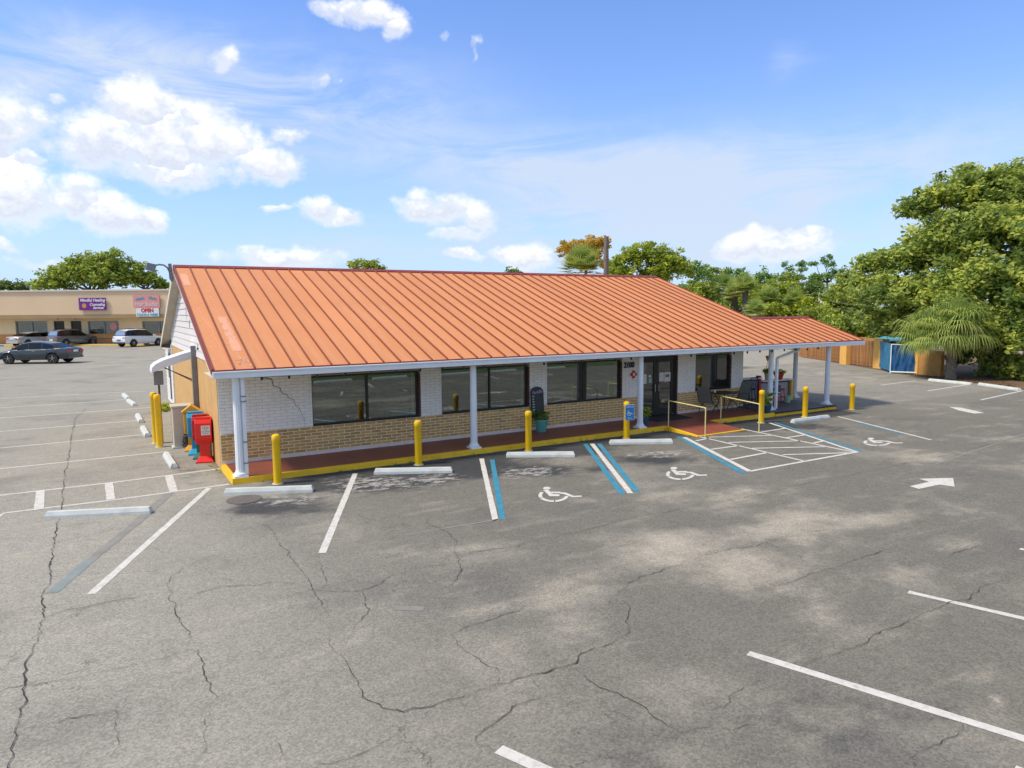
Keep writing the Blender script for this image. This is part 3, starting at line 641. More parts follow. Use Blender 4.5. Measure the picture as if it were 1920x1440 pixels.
# windows
def window(a, b, z0, z1, mull, blinds, nm='window', y=.10):
    f = MB(); t_ = .055
    f.box(a, b-.05, y-.03, y+.03, z1-t_, z1, M['black']); f.box(a, b-.05, y-.03, y+.03, z0, z0+t_, M['black'])
    f.box(a, a+t_*.6, y-.03, y+.03, z0+t_, z1-t_, M['black']); f.box(b-.05-t_*1.2, b-.05, y-.03, y+.03, z0+t_, z1-t_, M['black'])
    for m_, mw in mull: f.box(m_-mw/2, m_+mw/2, y-.035, y+.028, z0+t_, z1-t_, M['black'])
    W_ = f.build(nm, B)
    ed = [a+t_*.6]+[v for m_, mw in mull for v in (m_-mw/2, m_+mw/2)]+[b-.05-t_*1.2]
    for k in range(0, len(ed), 2):
        p = MB(); p.box(ed[k], ed[k+1], y-.004, y+.004, z0+t_, z1-t_, GL); p.build('pane', W_)
    tr = MB(); tr.box(ed[-1]-.12, ed[-1]-.06, y+.03, y+.07, z0+t_, z1-t_, M['gutter']); tr.build('inner_jamb', W_)
    for (x0, x1, zb) in blinds:
        bl = MB(); z = z1-.08
        while z > zb:
            bl.obox(((x0+x1)/2, y+.11, z), ((x1-x0)/2, 0, 0), (0, .018, .013), (0, 0, .0012), M['blind']); z -= .043
        for xx in (x0+.3, x1-.3): bl.box(xx-.006, xx+.006, y+.10, y+.104, zb, z1-.06, M['blind'])
        bl.box(x0, x1, y+.09, y+.13, zb-.03, zb-.012, M['blind']); bl.build('blind', W_, kind='stuff')
    return W_
window(2.35, 5.49, Z1, Z2, [(3.90,.07)], [(2.42,3.84,1.16),(3.96,5.36,1.02)])
window(6.16, 9.23, Z1, Z2, [(7.82,.06)], [(6.24,7.75,1.0),(7.9,9.1,1.2)])
window(9.90, 13.01, Z1, Z2, [(11.46,.14)], [(9.98,11.36,1.12),(11.56,12.85,1.12)])
window(16.50, 18.40, Z1+.03, Z2+.0, [], [])
# entrance doors
D = MB(); y = .10
D.box(13.73, 13.80, y-.05, y+.05, ZS+.01, 2.28, M['black']); D.box(15.47, 15.555, y-.05, y+.05, ZS+.01, 2.28, M['black']); D.box(13.80, 15.47, y-.05, y+.05, 2.18, 2.28, M['black'])
D.box(13.80, 15.47, y-.06, y+.06, ZS+.012, ZS+.03, M['chrome'])
DF = D.build('door_frame', B)
for (a, b, hx) in [(13.805,14.63,14.55),(14.64,15.465,14.72)]:
    d = MB(); d.box(a, a+.11, y-.03, y+.03, ZS+.035, 2.175, M['black']); d.box(b-.11, b, y-.03, y+.03, ZS+.035, 2.175, M['black'])
    d.box(a+.11, b-.11, y-.03, y+.03, ZS+.035, ZS+.26, M['black']); d.box(a+.11, b-.11, y-.03, y+.03, 2.07, 2.175, M['black'])
    d.box(a+.11, b-.11, y-.03, y+.03, 1.08, 1.11, M['black'])
    dr = d.build('door', B)
    g = MB(); g.box(a+.11, b-.11, y-.004, y+.004, ZS+.26, 1.08, GL); g.box(a+.11, b-.11, y-.004, y+.004, 1.11, 2.07, GL); g.build('pane', dr)
    h = MB(); h.tube([(hx, y-.03, 1.0), (hx, y-.09, 1.02), (hx, y-.09, 1.28), (hx, y-.03, 1.30)], .012, M['chrome'], 6); h.build('handle', dr)
    n_ = MB()
    if a < 14: n_.box(13.95, 14.20, y-.012, y-.006, 1.32, 1.66, M['label']); n_.lathe((0,0,0), [(0.001, 0)], M['mint'], 3) if False else None; n_.box(14.30, 14.44, y-.012, y-.006, 1.34, 1.50, M['mint']); n_.box(14.30, 14.42, y-.012, y-.006, 1.54, 1.62, M['label'])
    else: n_.box(14.80, 15.02, y-.012, y-.006, 1.36, 1.68, M['label']); n_.box(15.04, 15.34, y-.012, y-.006, 1.34, 1.68, M['label']); n_.box(15.10, 15.28, y-.014, y-.012, 1.50, 1.60, M['bluegrey'])
    n_.build('notice', dr)
text_mesh('2100', .27, M['black'], B, (13.30,-.03,2.03), (R(90),0,0), 'house_number', .012, .86, bold=.008)
qf = MB()
for dx, dz in ((0,.085),(0,-.085),(.085,0),(-.085,0)):
    qf.prism([(13.50+dx+.062*math.cos(a), -.02, 1.70+dz+.062*math.sin(a)) for a in np.linspace(0, 2*math.pi, 11)[:-1]], (0,-.022,0), M['redp'])
qf.prism([(13.50+.055*math.cos(a), -.043, 1.70+.055*math.sin(a)) for a in np.linspace(0, 2*math.pi, 9)[:-1]], (0,-.012,0), M['wpanel'])
qf.build('clover_ornament', B)
ut = MB(); ut.box(1.28, 1.38, -.075, -.046, .46, .66, M['pinkwhite']); ut.build('outlet_cover', B)
# interior
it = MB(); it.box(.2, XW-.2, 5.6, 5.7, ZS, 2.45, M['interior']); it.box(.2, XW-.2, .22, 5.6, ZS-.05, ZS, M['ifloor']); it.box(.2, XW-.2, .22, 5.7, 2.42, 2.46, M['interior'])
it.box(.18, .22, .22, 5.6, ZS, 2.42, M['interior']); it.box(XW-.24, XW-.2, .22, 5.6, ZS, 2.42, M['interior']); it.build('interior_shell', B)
WN = ['left pane of the leftmost window','right pane of the leftmost window','left pane of the second window','right pane of the second window','left pane of the third window','right pane of the third window','window right of the doors']
for wi_, (xx, ww) in enumerate([(3.1,1.3),(4.9,.9),(7.0,1.1),(8.6,1.0),(10.7,1.1),(12.3,1.0),(17.3,1.2)]):
    tb = thing('dining_table', 'cream dining table inside behind the '+WN[wi_], 'table', (xx, .95, ZS), 0, 'dining tables inside the restaurant')
    q_ = MB(); q_.box(-ww/2, ww/2, -.38, .38, .74, .78, M['table']); q_.build('tabletop', tb)
    q_ = MB(); q_.tube([(0,0,.02),(0,0,.74)], .04, M['black']); q_.lathe((0,0,0), [(.25,0),(.25,.02),(.05,.04)], M['black'], 12); q_.build('pedestal', tb)
    q_ = MB(); q_.lathe((.05,-.1,.78), [(.03,0),(.035,.10),(.02,.12)], M['wpanel'], 8); q_.lathe((-.12,-.12,.78), [(.03,0),(.03,.09)], M['wpanel'], 8); q_.lathe((-.2,0,.78), [(.03,0),(.03,.07)], M['red2'], 8)
    tag(q_.build('condiment_jars', None, loc=(xx,.95,ZS)), 'small condiment jars on the table behind the '+WN[wi_], 'condiments', 'condiments on the inside tables')
    for s in (-1, 1):
        b_ = MB(); b_.box(-.25, .25, -.5, .5, .1, .45, M['brown']); b_.box(-.25 if s < 0 else .19, -.19 if s < 0 else .25, -.5, .5, .45, 1.05, M['brown'])
        tag(b_.build('booth_bench', None, loc=(xx+s*(ww/2+.32), .98, ZS)), ('left' if s < 0 else 'right')+' brown booth bench behind the '+WN[wi_], 'bench', 'booth benches inside the restaurant')
# roof
SL = math.atan2(ZR-ZE, YR-YE); LEN = math.hypot(ZR-ZE, YR-YE); RT = thing('roof', '', ''); [RT.pop(k_, None) for k_ in ('label','category')] if False else None
del RT['label']; del RT['category']; RT.parent = B; RT.location = (0, YE, ZE); RT.rotation_euler = (SL, 0, 0)
PW = .4489; NP = 46
def roofmesh(length, w0=PW):
    r_ = MB(); r_.box(.0, w0-.0, 0, length, -.035, 0, M['roof'])
    r_.box(-.013, .013, -.0, length, .0, .045, M['seam']); return r_
pm = roofmesh(LEN-.06).build('roof_panel', RT)
for k in range(NP):
    o = pm if k == 0 else pm.copy()
    if k: COL.objects.link(o)
    o.location = (XL+k*PW, 0, random.uniform(-.003, .0))
lenC = math.hypot(.85-YE, 3.55-ZE); CX1 = 23.72
pc = roofmesh(lenC-.04).build('roof_panel', RT)
n_c = int((CX1-XR)/PW)
for k in range(n_c+1):
    o = pc if k == 0 else pc.copy()
    if k: COL.objects.link(o)
    o.location = (XR+k*PW, 0, -.003)
CXE = XR+(n_c+1)*PW
tr = MB(); tr.box(XL-.03, XR, -.022, 0.0, -.065, .012, M['redtrim']); tr.box(XR, CXE, -.022, 0.0, -.065, .012, M['redtrim'])
tr.box(XL-.035, XL-.002, 0, LEN, -.12, .03, M['redtrim']); tr.box(XR+.0, XR+.02, lenC, LEN, -.10, .03, M['redtrim']); tr.box(CXE, CXE+.02, 0, lenC, -.10, .03, M['redtrim'])
tr.build('roof_trim', RT)
rb = MB(); rb.box(XL, XR, 0, LEN-.05, -.02, .02, M['roof'])
for k in range(NP): rb.box(XL+k*PW, XL+k*PW+.02, 0, LEN-.06, .02, .055, M['seam'])
o = rb.build('rear_roof', B); o.location = (0, 2*YR-YE, ZE-.02); o.rotation_euler = (math.pi-SL, 0, 0); o.scale = (1, 1, -1)
rc = MB(); rc.box(XR+.03, CXE, 0, lenC-.03, -.02, .02, M['roof'])
o = rc.build('rear_roof', B); o.location = (0, 2*.85-YE, ZE-.02); o.rotation_euler = (math.pi-SL, 0, 0); o.scale = (1, 1, -1)
rd = MB()
rd.prism([(XL-.02, YR-.16, ZR-.03), (XL-.02, YR, ZR+.055), (XL-.02, YR+.16, ZR-.03)], (XR-XL+.04, 0, 0), M['redtrim'])
rd.prism([(XR+.03, .85-.14, 3.55-.02), (XR+.03, .85, 3.55+.055), (XR+.03, .85+.14, 3.55-.02)], (CXE-XR, 0, 0), M['redtrim'])
rd.build('ridge_cap', B)
# worn pale patch and scratches on the two end panels
wp = MB(); pale = mat('faded_roof_paint', (.68, .33, .19), .6, .10, 3, dirt=.5, dirtcol=(.60, .28, .16), dscale=5)
def onroof(u, v): return (u, v, .0035)
def rpatch(pts): wp.add([onroof(*p) for p in pts], [tuple(range(len(pts)))], pale)
def wob(u0, u1, v0, v1, n=14):
    L_ = [(u0+random.uniform(0,.06)*(u1-u0)*3, v0+(v1-v0)*k/n) for k in range(n+1)]; R_ = [(u1-random.uniform(0,.06)*(u1-u0)*3, v0+(v1-v0)*k/n) for k in range(n, -1, -1)]
    rpatch(L_+R_)
wob(.30, .55, 1.15, 3.7)
for k in range(70):
    u = random.choice([random.uniform(-.2, .12), random.uniform(.2, .55), random.uniform(-.2, .55)]); v = random.choice([random.uniform(4.2, LEN-.3), random.uniform(.2, 4.2)])
    if k > 45: u, v = random.uniform(.3, .6), random.uniform(.2, .7)
    w_, h_ = random.uniform(.02, .07), random.uniform(.02, .10)
    n = 7; rpatch([(u+w_*random.uniform(.4, 1)*math.cos(2*math.pi*j/n), v+h_*random.uniform(.4, 1)*math.sin(2*math.pi*j/n)) for j in range(n)])
sc = [(-.20,4.6),(-.12,4.45),(-.04,4.1),(-.06,3.7),(.0,3.2),(.05,2.7),(.03,2.2),(.08,1.7),(.06,1.2)]
for k in range(len(sc)-1):
    (a, b), (c_, d_) = sc[k], sc[k+1]; rpatch([(a-.008,b),(a+.008,b),(c_+.008,d_),(c_-.008,d_)])
wob(-.22, .02, 6.6, 7.9, 8)
wp.build('faded_patches', RT, kind='stuff')
# gutters, fascia, soffits
gt = MB(); gt.box(XL-.02, 22.0, YE-.13, YE-.024, 2.482, 2.60, M['gutter']); gt.box(XL-.02, 22.0, YE-.15, YE-.024, 2.60, 2.635, M['gutter'])
gt.build('gutter', B)
gt2 = MB(); gt2.box(22.02, CXE+.02, YE-.09, YE-.024, 2.47, 2.62, M['gutter']); gt2.build('fascia_board', B)
sf = MB(); sf.box(XL, XR, YE, -.012, 2.485, 2.50, M['soffit']); sf.box(XR+.002, CXE, YE, 3.4, 2.487, 2.502, M['soffit']); sf.box(XW+.002, XR, -.01, YW-.2, 2.486, 2.50, M['soffit']); sf.build('soffit', B)
# gable end walls
ga = MB()
def roofz(yy): return ZE+(min(yy, 2*YR-yy)-YE)*math.tan(SL)-.05
ga.prism([(-.012,.004,0),(-.012,YW-.0,0),(-.012,YW,2.66),(-.012,.004,2.66)], (.012,0,0), M['stucco']); ga.box(.002,.18,.222,YW-.202,0,2.60,M['stucco'])
ga.build('gable_wall', B, kind='structure') if False else ga.build('gable_wall', B); ga = MB(); ga.prism([(XW,0,2.5),(XW,YW,2.5),(XW,YW,roofz(YW)),(XW,YR,roofz(YR)),(XW,0,roofz(0))], (-.15,0,0), M['siding'])
ga.prism([(.03,0,2.66),(.03,YW,2.66),(.03,YW,roofz(YW)),(.03,YR,roofz(YR)),(.03,0,roofz(0))], (.15,0,0), M['siding'])
GW = ga.build('gable_wall', B)
z = 2.665; bh = .205
while z < ZR-.25:
    z1 = min(z+bh-.008, ZR-.1)
    ya = max(0.0, YE+(z1+.05-ZE)/math.tan(SL)); yb = 2*YR-max(YE+.0, YE+(z1+.05-ZE)/math.tan(SL)); yb = min(yb, YW)
    ya0 = max(0.0, YE+(z+.05-ZE)/math.tan(SL)); yb0 = min(2*YR-(YE+(z+.05-ZE)/math.tan(SL)), YW)
    b_ = MB(); b_.prism([(.028,ya0,z),(.028,yb0,z),(.028,yb,z1),(.028,ya,z1)], (-.045,0,0), M['siding'])
    for vi in range(4): pass
    b_.v = [((x_-.02 if abs(z_-z) < 1e-6 and x_ < 0 else x_), y_, z_) for (x_, y_, z_) in b_.v]
    b_.build('siding_board', GW); z += bh
# rake overhang soffit and rear fascia seen from the left
rk = MB(); 
for sgn in (1, -1):
    def yy(v): return v if sgn > 0 else 2*YR-v
    rk.prism([(XL-.03, yy(YE), ZE-.20), (XL-.03, yy(YR), ZR-.20), (XL-.03, yy(YR), ZR-.02), (XL-.03, yy(YE), ZE-.03)], (.03, 0, 0), M['soffit'])
    rk.prism([(XL, yy(YE), ZE-.10), (XL, yy(YR), ZR-.10), (XL, yy(YR), ZR-.06), (XL, yy(YE), ZE-.06)], (.30, 0, 0), M['soffit'])
rk.build('rake_board', B)
ey = MB(); ey.box(XL, XR, YW, 2*YR-YE, 2.48, 2.50, M['soffit']); ey.box(XL, XR, 2*YR-YE, 2*YR-YE+.1, 2.45, 2.62, M['gutter']); ey.build('rear_eave', B)
# flood light on the gable peak
FL = thing('floodlight', 'grey floodlight on a curved arm at the left end of the roof ridge', 'floodlight')
f = MB(); px_ = lambda x_, y_, Y_=YR: None
def onY(x, y, Yp):
    d = _fw + _rt*(x-960)/FPX - _up*(y-720)/FPX; t_ = (Yp-CAM[1])/d[1]; q_ = CAM+d*t_; return Vector([float(v) for v in q_])
arm = [onY(x, y, YR-.1) for x, y in [(323,528),(319,522),(318,510),(314,502),(307,497),(298,496),(290,498)]]
f.tube(arm, .028, M['grey'], 8); f.build('arm', FL)
f = MB(); q0 = onY(283, 501, YR-.1); f.obox(q0, (.13,0,-.03), (0,.12,0), (.03,0,.11), M['grey']); f.build('lamp_head', FL)
f = MB(); q0 = onY(320, 505, YR-.1); f.bar(q0+Vector((.02,0,-.35)), q0+Vector((-.02,0,.18)), .1, .1, M['grey']); f.build('bracket', FL)
# columns
for (cx0, cy0, zb) in [(.20,-1.66,ZS),(6.39,-1.61,ZS),(12.47,-1.58,ZS),(19.01,-1.34,.16),(22.03,-1.59,.16),(22.9,.55,.16)]:
    c_ = MB(); n = 24; prof = [(.100, .16), (.088, 2.482-zb)]
    for (r_, z_) in prof: pass
    b0 = len(c_.v)
    for (r_, z_) in prof:
        for j in range(n):
            a = 2*math.pi*j/n; rr = r_*(1-.05*(j % 2)); c_.v.append((cx0+rr*math.cos(a), cy0+rr*math.sin(a), zb+z_))
    i_ = c_.mi(M['gutter'])
    for j in range(n): c_.f.append((j, (j+1)%n, n+(j+1)%n, n+j)); c_.m.append(i_)
    co_ = c_.build('column', B)
    e_ = MB(); e_.box(cx0-.155, cx0+.155, cy0-.155, cy0+.155, zb+.002, zb+.05, M['gutter']); e_.lathe((cx0,cy0,zb), [(.150,.05),(.150,.09),(.115,.12),(.106,.165)], M['gutter'], 20); e_.build('column_base', co_)
dp = MB(); dp.box(.285, .365, -1.90+.14, -1.84+.14, .2, 2.48, M['gutter'])
for z_ in (.45, .95, 1.9, 2.02): dp.box(.28, .39, -1.775, -1.695, z_, z_+.025, M['grey'])
dp.build('downspout', B)
dp = MB(); dp.box(19.22, 19.31, -1.45, -1.37, .2, 2.1, M['gutter']); dp.bar((19.27,-1.41,2.1),(20.6,-1.3,2.36),.08,.08,M['gutter']); dp.bar((20.6,-1.3,2.33),(20.6,-1.3,2.49),.08,.08,M['gutter']); dp.build('downspout', B)
# side of the building: door slot, grey post, awning, white rear part
sd_ = MB(); sd_.box(-.022, -.0125, 4.55, 4.95, .05, 2.62, M['black']); sd_.build('side_door_gap', B)
gp = MB(); gp.box(-.16, -.02, 4.02, 4.22, .95, 2.98, M['grey']); gp.build('duct', B)
aw = MB(); prof = [(0,2.83),(-.35,2.74),(-.9,2.56),(-1.1,2.46),(-1.2,2.36),(-1.22,2.24)]
ths = [(x_, z_-.05) for x_, z_ in prof]
sk = [(-.02,2.60),(-.35,2.51),(-.9,2.33),(-1.08,2.26),(-1.20,2.20)]
poly = [(x_, 4.45, z_) for x_, z_ in prof]+[(x_, 4.45, z_) for x_, z_ in reversed(ths)]
aw.prism(poly, (0, .95, 0), M['whiteobj'])
for ys_ in (4.44, 5.41): aw.prism([(x_, ys_, z_-.004) for x_, z_ in prof]+[(x_, ys_, z_) for x_, z_ in reversed(sk)], (0, .012, 0), M['whiteobj'])
AW = aw.build('awning', B)
ar = MB(); ar.tube([(-1.0,4.5,2.40),(-.02,4.5,1.88)], .015, M['rust'], 6); ar.build('awning_rod', AW); ar = MB(); ar.tube([(-1.0,5.35,2.40),(-.02,5.35,1.80)], .015, M['grey'], 6); ar.build('awning_rod', AW)
cp = MB(); cp.box(-.05, .08, 12.75, 13.05, 0, 2.66, M['gutter']); cp.build('corner_board', B)
an = thing('annex', '', '') ; del an['label']; del an['category']; an.parent = B
q_ = MB(); q_.box(0.0, 6, 13.05, 16.6, 0, 2.46, M['siding']); q_.build('annex_wall', an)
for k in range(15):
    q_ = MB(); q_.prism([(0,13.06,.06+k*.16),(-.035,13.06,.06+k*.16),(-.012,13.06,.215+k*.16),(0,13.06,.215+k*.16)], (0,3.5,0), M['siding']); q_.build('siding_board', an)
q_ = MB(); q_.tube([(-.06,14.0,.3),(-.06,14.0,2.3)], .03, M['grey'], 6); q_.box(-.10,-.02,14.3,14.6,1.75,2.1,M['grey']); q_.tube([(-.07,14.45,1.2),(-.07,14.45,1.75)], .02, M['grey'], 6); q_.build('conduit', an)
hk = MB(); hk.tube([(-.05,3.3,3.08),(-.05,3.3,2.96)], .006, M['black'], 5); hk.lathe((-.05,3.3,2.9), [(.02,0),(.035,.03),(.02,.06)], M['black'], 8); hk.build('hook', B)
hk = MB(); hk.tube([(-.05,5.2,3.75),(-.05,5.2,3.5)], .008, M['black'], 5); hk.build('hook', B)

# string lights under the eave
SLt = thing('string_lights', 'string of small dark bulbs along the eave above the windows', 'string lights', (0,0,0))
wi = MB(); pts = []
x = .6; k = 0
while x < 19: pts.append(Vector((x, YE-.06+.03, 2.47-.015*(k % 2)))); x += .22; k += 1
wi.tube(pts, .006, M['black'], 4); wi.build('cable', SLt)
bm_ = MB(); bm_.lathe((0,0,0), [(.012,0),(.030,-.02),(.034,-.05),(.018,-.08)], M['black'], 8); b0 = bm_.build('bulb', SLt, smooth=True)
k = 0; x = .75
while x < 21.5:
    o = b0 if k == 0 else b0.copy()
    if k: COL.objects.link(o)
    o.location = (x, YE-.03, 2.46+random.uniform(-.02, .01)); x += .66+random.uniform(-.04, .04); k += 1

# ------------------------------------------------------------------ walkway, ramp, deck
wk = MB(); WX0, WX1, WY = 0.0, 18.7, -1.83
wk.box(WX0+.10, WX1, WY+.10, -.0, 0, ZS, M['redfloor']); wk.build('walkway', None, kind='structure')
kb = MB()
n = 60
def kerb(a, b, wd=.11, h=ZS+.004):
    a, b = Vector(a), Vector(b); d = (b-a); L = d.length; d.normalize(); s_ = Vector((-d.y, d.x, 0)); n = max(2, int(L/.35)); vs = []; fs = []
    for k in range(n+1):
        p = a+d*L*k/n; j1, j2 = random.uniform(-.008, .008), random.uniform(-.006, .006)
        vs += [p+s_*(wd/2+j1), p+s_*(wd/2)+Vector((0,0,h)), p-s_*(wd/2)+Vector((0,0,h+j2*.5)), p-s_*(wd/2+.012+j2)]
    for k in range(n):
        o_ = 4*k
        for q_ in range(3): fs.append((o_+q_, o_+q_+1, o_+q_+5, o_+q_+4))
    fs += [(0,1,2,3), (4*n+3, 4*n+2, 4*n+1, 4*n)]; kb.add(vs, fs, M['yellow'])
kerb((WX0+.05, -.02, 0), (WX0+.05, WY, 0)); kerb((WX0, WY+.05, 0), (13.42, WY+.05, 0)); kerb((15.45, WY+.05, 0), (WX1, WY+.05, 0))
kb.build('kerb', None, kind='structure')
rp = MB(); ra = [(13.42, WY+.1), (15.45, WY+.1), (15.5, -3.20), (13.42, -3.20)]
rp.add([(ra[0][0],ra[0][1],ZS+.003),(ra[1][0],ra[1][1],ZS+.003),(ra[2][0],ra[2][1],.02),(ra[3][0],ra[3][1],.02),(ra[0][0],ra[0][1],-.01),(ra[1][0],ra[1][1],-.01),(ra[2][0],ra[2][1],-.01),(ra[3][0],ra[3][1],-.01)],
  [(0,1,2,3),(0,4,5,1),(1,5,6,2),(2,6,7,3),(3,7,4,0)], M['redramp'])
rp.box(13.42, 15.5, -3.29, -3.20, 0, .026, M['yellow'])
rp.add([(13.32,WY,0),(13.42,WY,0),(13.42,WY,ZS+.01),(13.32,WY,ZS+.01),(13.32,-3.29,0),(13.42,-3.29,0),(13.42,-3.29,.03),(13.32,-3.29,.03)], [(0,3,2,1),(4,5,6,7),(0,1,5,4),(1,2,6,5),(2,3,7,6),(3,0,4,7)], M['yellow'])
rp.build('entrance_ramp', None, kind='structure')
DK = thing('deck', 'low grey boarded deck under the right end of the roof', 'deck', (0,0,0)); 
dx0, dx1, dy0, dy1 = 18.72, 22.25, -1.86, 3.4
n = 22; bw = (dy1-dy0-.06)/n
for k in range(n):
    b_ = MB(); b_.box(dx0+.04 if k > 5 else dx0, dx1-.04, dy0+.06+k*bw+.004, dy0+.06+(k+1)*bw-.004, .10, .152+random.uniform(-.001,.001), M['deck']); b_.build('deck_board', DK)
b_ = MB(); b_.box(dx0, dx1, dy0-.02, dy0+.055, .10, .158, M['black']); b_.box(dx0, dx1, dy0-.012, dy0+.05, .0, .098, M['yellow']); b_.box(dx1-.038, dx1+.02, dy0+.056, dy1, 0, .156, M['bronze']); b_.build('deck_edge', DK)
mtt = MB(); mtt.add([(13.75,-.02,ZS+.003),(15.45,-.02,ZS+.003),(15.40,-1.05,ZS+.003),(13.70,-1.05,ZS+.003),(13.77,-.04,ZS+.018),(15.43,-.04,ZS+.018),(15.38,-1.03,ZS+.018),(13.72,-1.03,ZS+.018)], [(4,5,6,7),(0,1,5,4),(1,2,6,5),(2,3,7,6),(3,0,4,7)], M['rubber'])
tag(mtt.build('door_mat'), 'black rubber mat in front of the glass entrance doors', 'door mat')
# handrails
for lab, pts in (('pale yellow handrail on the left side of the red ramp', [G(1253,806), G(1322,820)]), ('pale yellow handrail on the right side of the red ramp', [G(1351,795), G(1423,811)])):
    a, b = pts; zt = .97
    h = thing('handrail', lab, 'handrail', (0,0,0), 0, 'handrails beside the entrance ramp')
    for q_ in (a, b): m_ = MB(); m_.tube([(q_.x,q_.y,0),(q_.x,q_.y,zt-.03)], .018, M['railyellow'], 8); m_.build('post', h)
    m_ = MB(); d = (b-a).normalized(); m_.tube([(a.x,a.y,zt-.03),(a.x+d.x*.04,a.y+d.y*.04,zt),(b.x-d.x*.04,b.y-d.y*.04,zt-.05),(b.x,b.y,zt-.09)], .018, M['railyellow'], 8); m_.build('rail', h)
# ------------------------------------------------------------------ bollards
def bollard_mesh(h):
    m_ = MB(); m_.lathe((0,0,0), [(.092,0),(.092,h-.16),(.096,h-.155),(.096,h-.05),(.082,h-.018),(.045,h)], M['sleeve'], 20); return m_
bl = [((521,907),1.17,'yellow bollard nearest the white corner column at the left end of the walkway'),((785,871.5),1.17,'yellow bollard between the first and second tan brick window bays, left of the middle column'),
      ((991,845.5),1.15,'yellow bollard standing in front of the chalkboard and teal planter'),((1174.5,822),1.15,'yellow bollard carrying the small blue accessible sign'),
      ((1427,793),1.15,'yellow bollard beside the right ramp handrail in front of the patio table'),((1509,782),1.12,'yellow bollard at the front edge of the grey deck'),
      ((1597,768),1.02,'yellow bollard standing alone right of the deck on open asphalt'),((300,838),1.58,'tall yellow bollard in front of the grey sign plate at the left wall'),((293,831),1.58,'tall yellow bollard half hidden behind another near the left wall')]
first = None
for (p, h, lab) in bl:
    q_ = G(*p); t_ = thing('bollard', lab, 'bollard', (q_.x, q_.y, 0), 0, 'yellow bollards around the restaurant')
    bollard_mesh(h).build('sleeve', t_, smooth=True)
    m_ = MB(); m_.lathe((0,0,0), [(.13,.002),(.13,.012)], M['concrete'], 14); m_.build('footing', t_)
q_ = G(1174.5,822); sg = thing('accessible_sign', 'small blue accessible parking sign fixed to a yellow bollard', 'sign', (q_.x+.03, q_.y-.105, .82), R(-14))
m_ = MB(); m_.box(-.155,.155,-.008,0,-.24,.24,M['wpanel']); m_.box(-.145,.145,-.011,-.0085,-.23,.23,M['signblue']); m_.build('plate', sg)
m_ = MB(); isa(m_, Vector((0,0,0)), Vector((.11,0,0)), Vector((0,0,.15)), M['wpanel'], 0); m_.v = [(x_, -.0135, z_-.01) for x_, y_, z_ in m_.v]; m_.build('symbol', sg)
text_mesh('PARKING', .06, M['wpanel'], sg, (0,-.0125,.17), (R(90),0,0), 'lettering', .001); text_mesh('ONLY', .06, M['wpanel'], sg, (0,-.0125,-.18), (R(90),0,0), 'lettering', .001)
# ------------------------------------------------------------------ wheel stops
def wheelstop(a, b, lab, wid=.19, h=.13, m_='concrete', grp='concrete wheel stops in the parking lot'):
    a, b = Vector(a), Vector(b); c_ = (a+b)/2; d = b-a; L = d.length; ang = math.atan2(d.y, d.x)
    m2 = MB(); x = L/2; y = wid/2; n = 8; vs = []; fs = []
    for k in range(n+1):
        xx = -x+2*x*k/n; e = 1 if 0 < k < n else .80; ins = 0 if 0 < k < n else 0
        vs += [(xx,-y,0),(xx,-y*.92,h*.45),(xx-(.03 if k==n else (-.03 if k==0 else 0)),-y*.5,h),(xx-(.03 if k==n else (-.03 if k==0 else 0)),y*.5,h+random.uniform(-.003,.003)),(xx,y*.92,h*.45),(xx,y,0)]
    for k in range(n):
        for q_ in range(5): fs.append((6*k+q_, 6*k+q_+1, 6*k+q_+7, 6*k+q_+6))
    fs += [tuple(range(6)), tuple(6*n+q_ for q_ in reversed(range(6)))]
    m2.add(vs, fs, M[m_]); o = m2.build('wheel_stop', None); o.location = (c_.x, c_.y, .0); o.rotation_euler = (0, 0, ang)
    tag(o, lab, 'wheel stop', grp); return o
def wsf(p0, p1, lab):        # given the front base line
    a, b = G(*p0), G(*p1); d = (b-a).normalized(); s_ = Vector((-d.y, d.x, 0))*.095
    if s_.y < 0: s_ = -s_
    wheelstop(a+s_, b+s_, lab)
wsf((419,929),(586,923),'white concrete wheel stop in front of the bollard at the left corner')
wsf((701,890),(848,887),'white concrete wheel stop between two white stall lines, left of the middle column')
wsf((949,858),(1078,857),'white concrete wheel stop above the first wheelchair symbol, before the chalkboard')
wsf((1144,834),(1262,832),'white concrete wheel stop under the bollard with the blue sign')
wsf((1490,794),(1557,785),'white concrete wheel stop in front of the grey deck')
wsf((82,974),(281,964),'blue grey cracked wheel stop left of the building beside the long diagonal line')
for a, b, lab in [((-1.02,.75),(-1.08,2.60),'pale wheel stop lying beside the red newspaper box'),((-1.36,6.2),(-1.42,8.1),'pale wheel stop just behind the tall yellow bollards'),((-1.4,9.6),(-1.45,11.5),'pale wheel stop second behind the tall yellow bollards'),
                  ((-1.42,14.9),(-1.62,16.9),'pale wheel stop near the rear annex, nearer of the far pair'),((-1.6,17.6),(-1.75,19.6),'farthest pale wheel stop left of the building')]: wheelstop(a+(0,), b+(0,), lab)
a, b = G(1742,714), G(1822,722); wheelstop(a, b, 'pale wheel stop beside the shaggy palm at the lot edge', .2, .13)
a, b = G(1836,722), G(1912,733); wheelstop(a, b, 'pale wheel stop under the big oak at the right edge', .2, .13)
for k, (xx, yy_) in enumerate([(7.6,-19.6),(11.0,-19.7),(15.2,-19.6),(18.6,-19.7),(22.4,-19.6)]):
    if k < 5: wheelstop((xx-.1,yy_,0), (xx+2.1,yy_-.25,0), 'white wheel stop at the grass edge mirrored in the '+('leftmost window','left part of the second window','right part of the second window','third window','entrance doors')[k], .2, .14, grp='wheel stops at the grass edge')
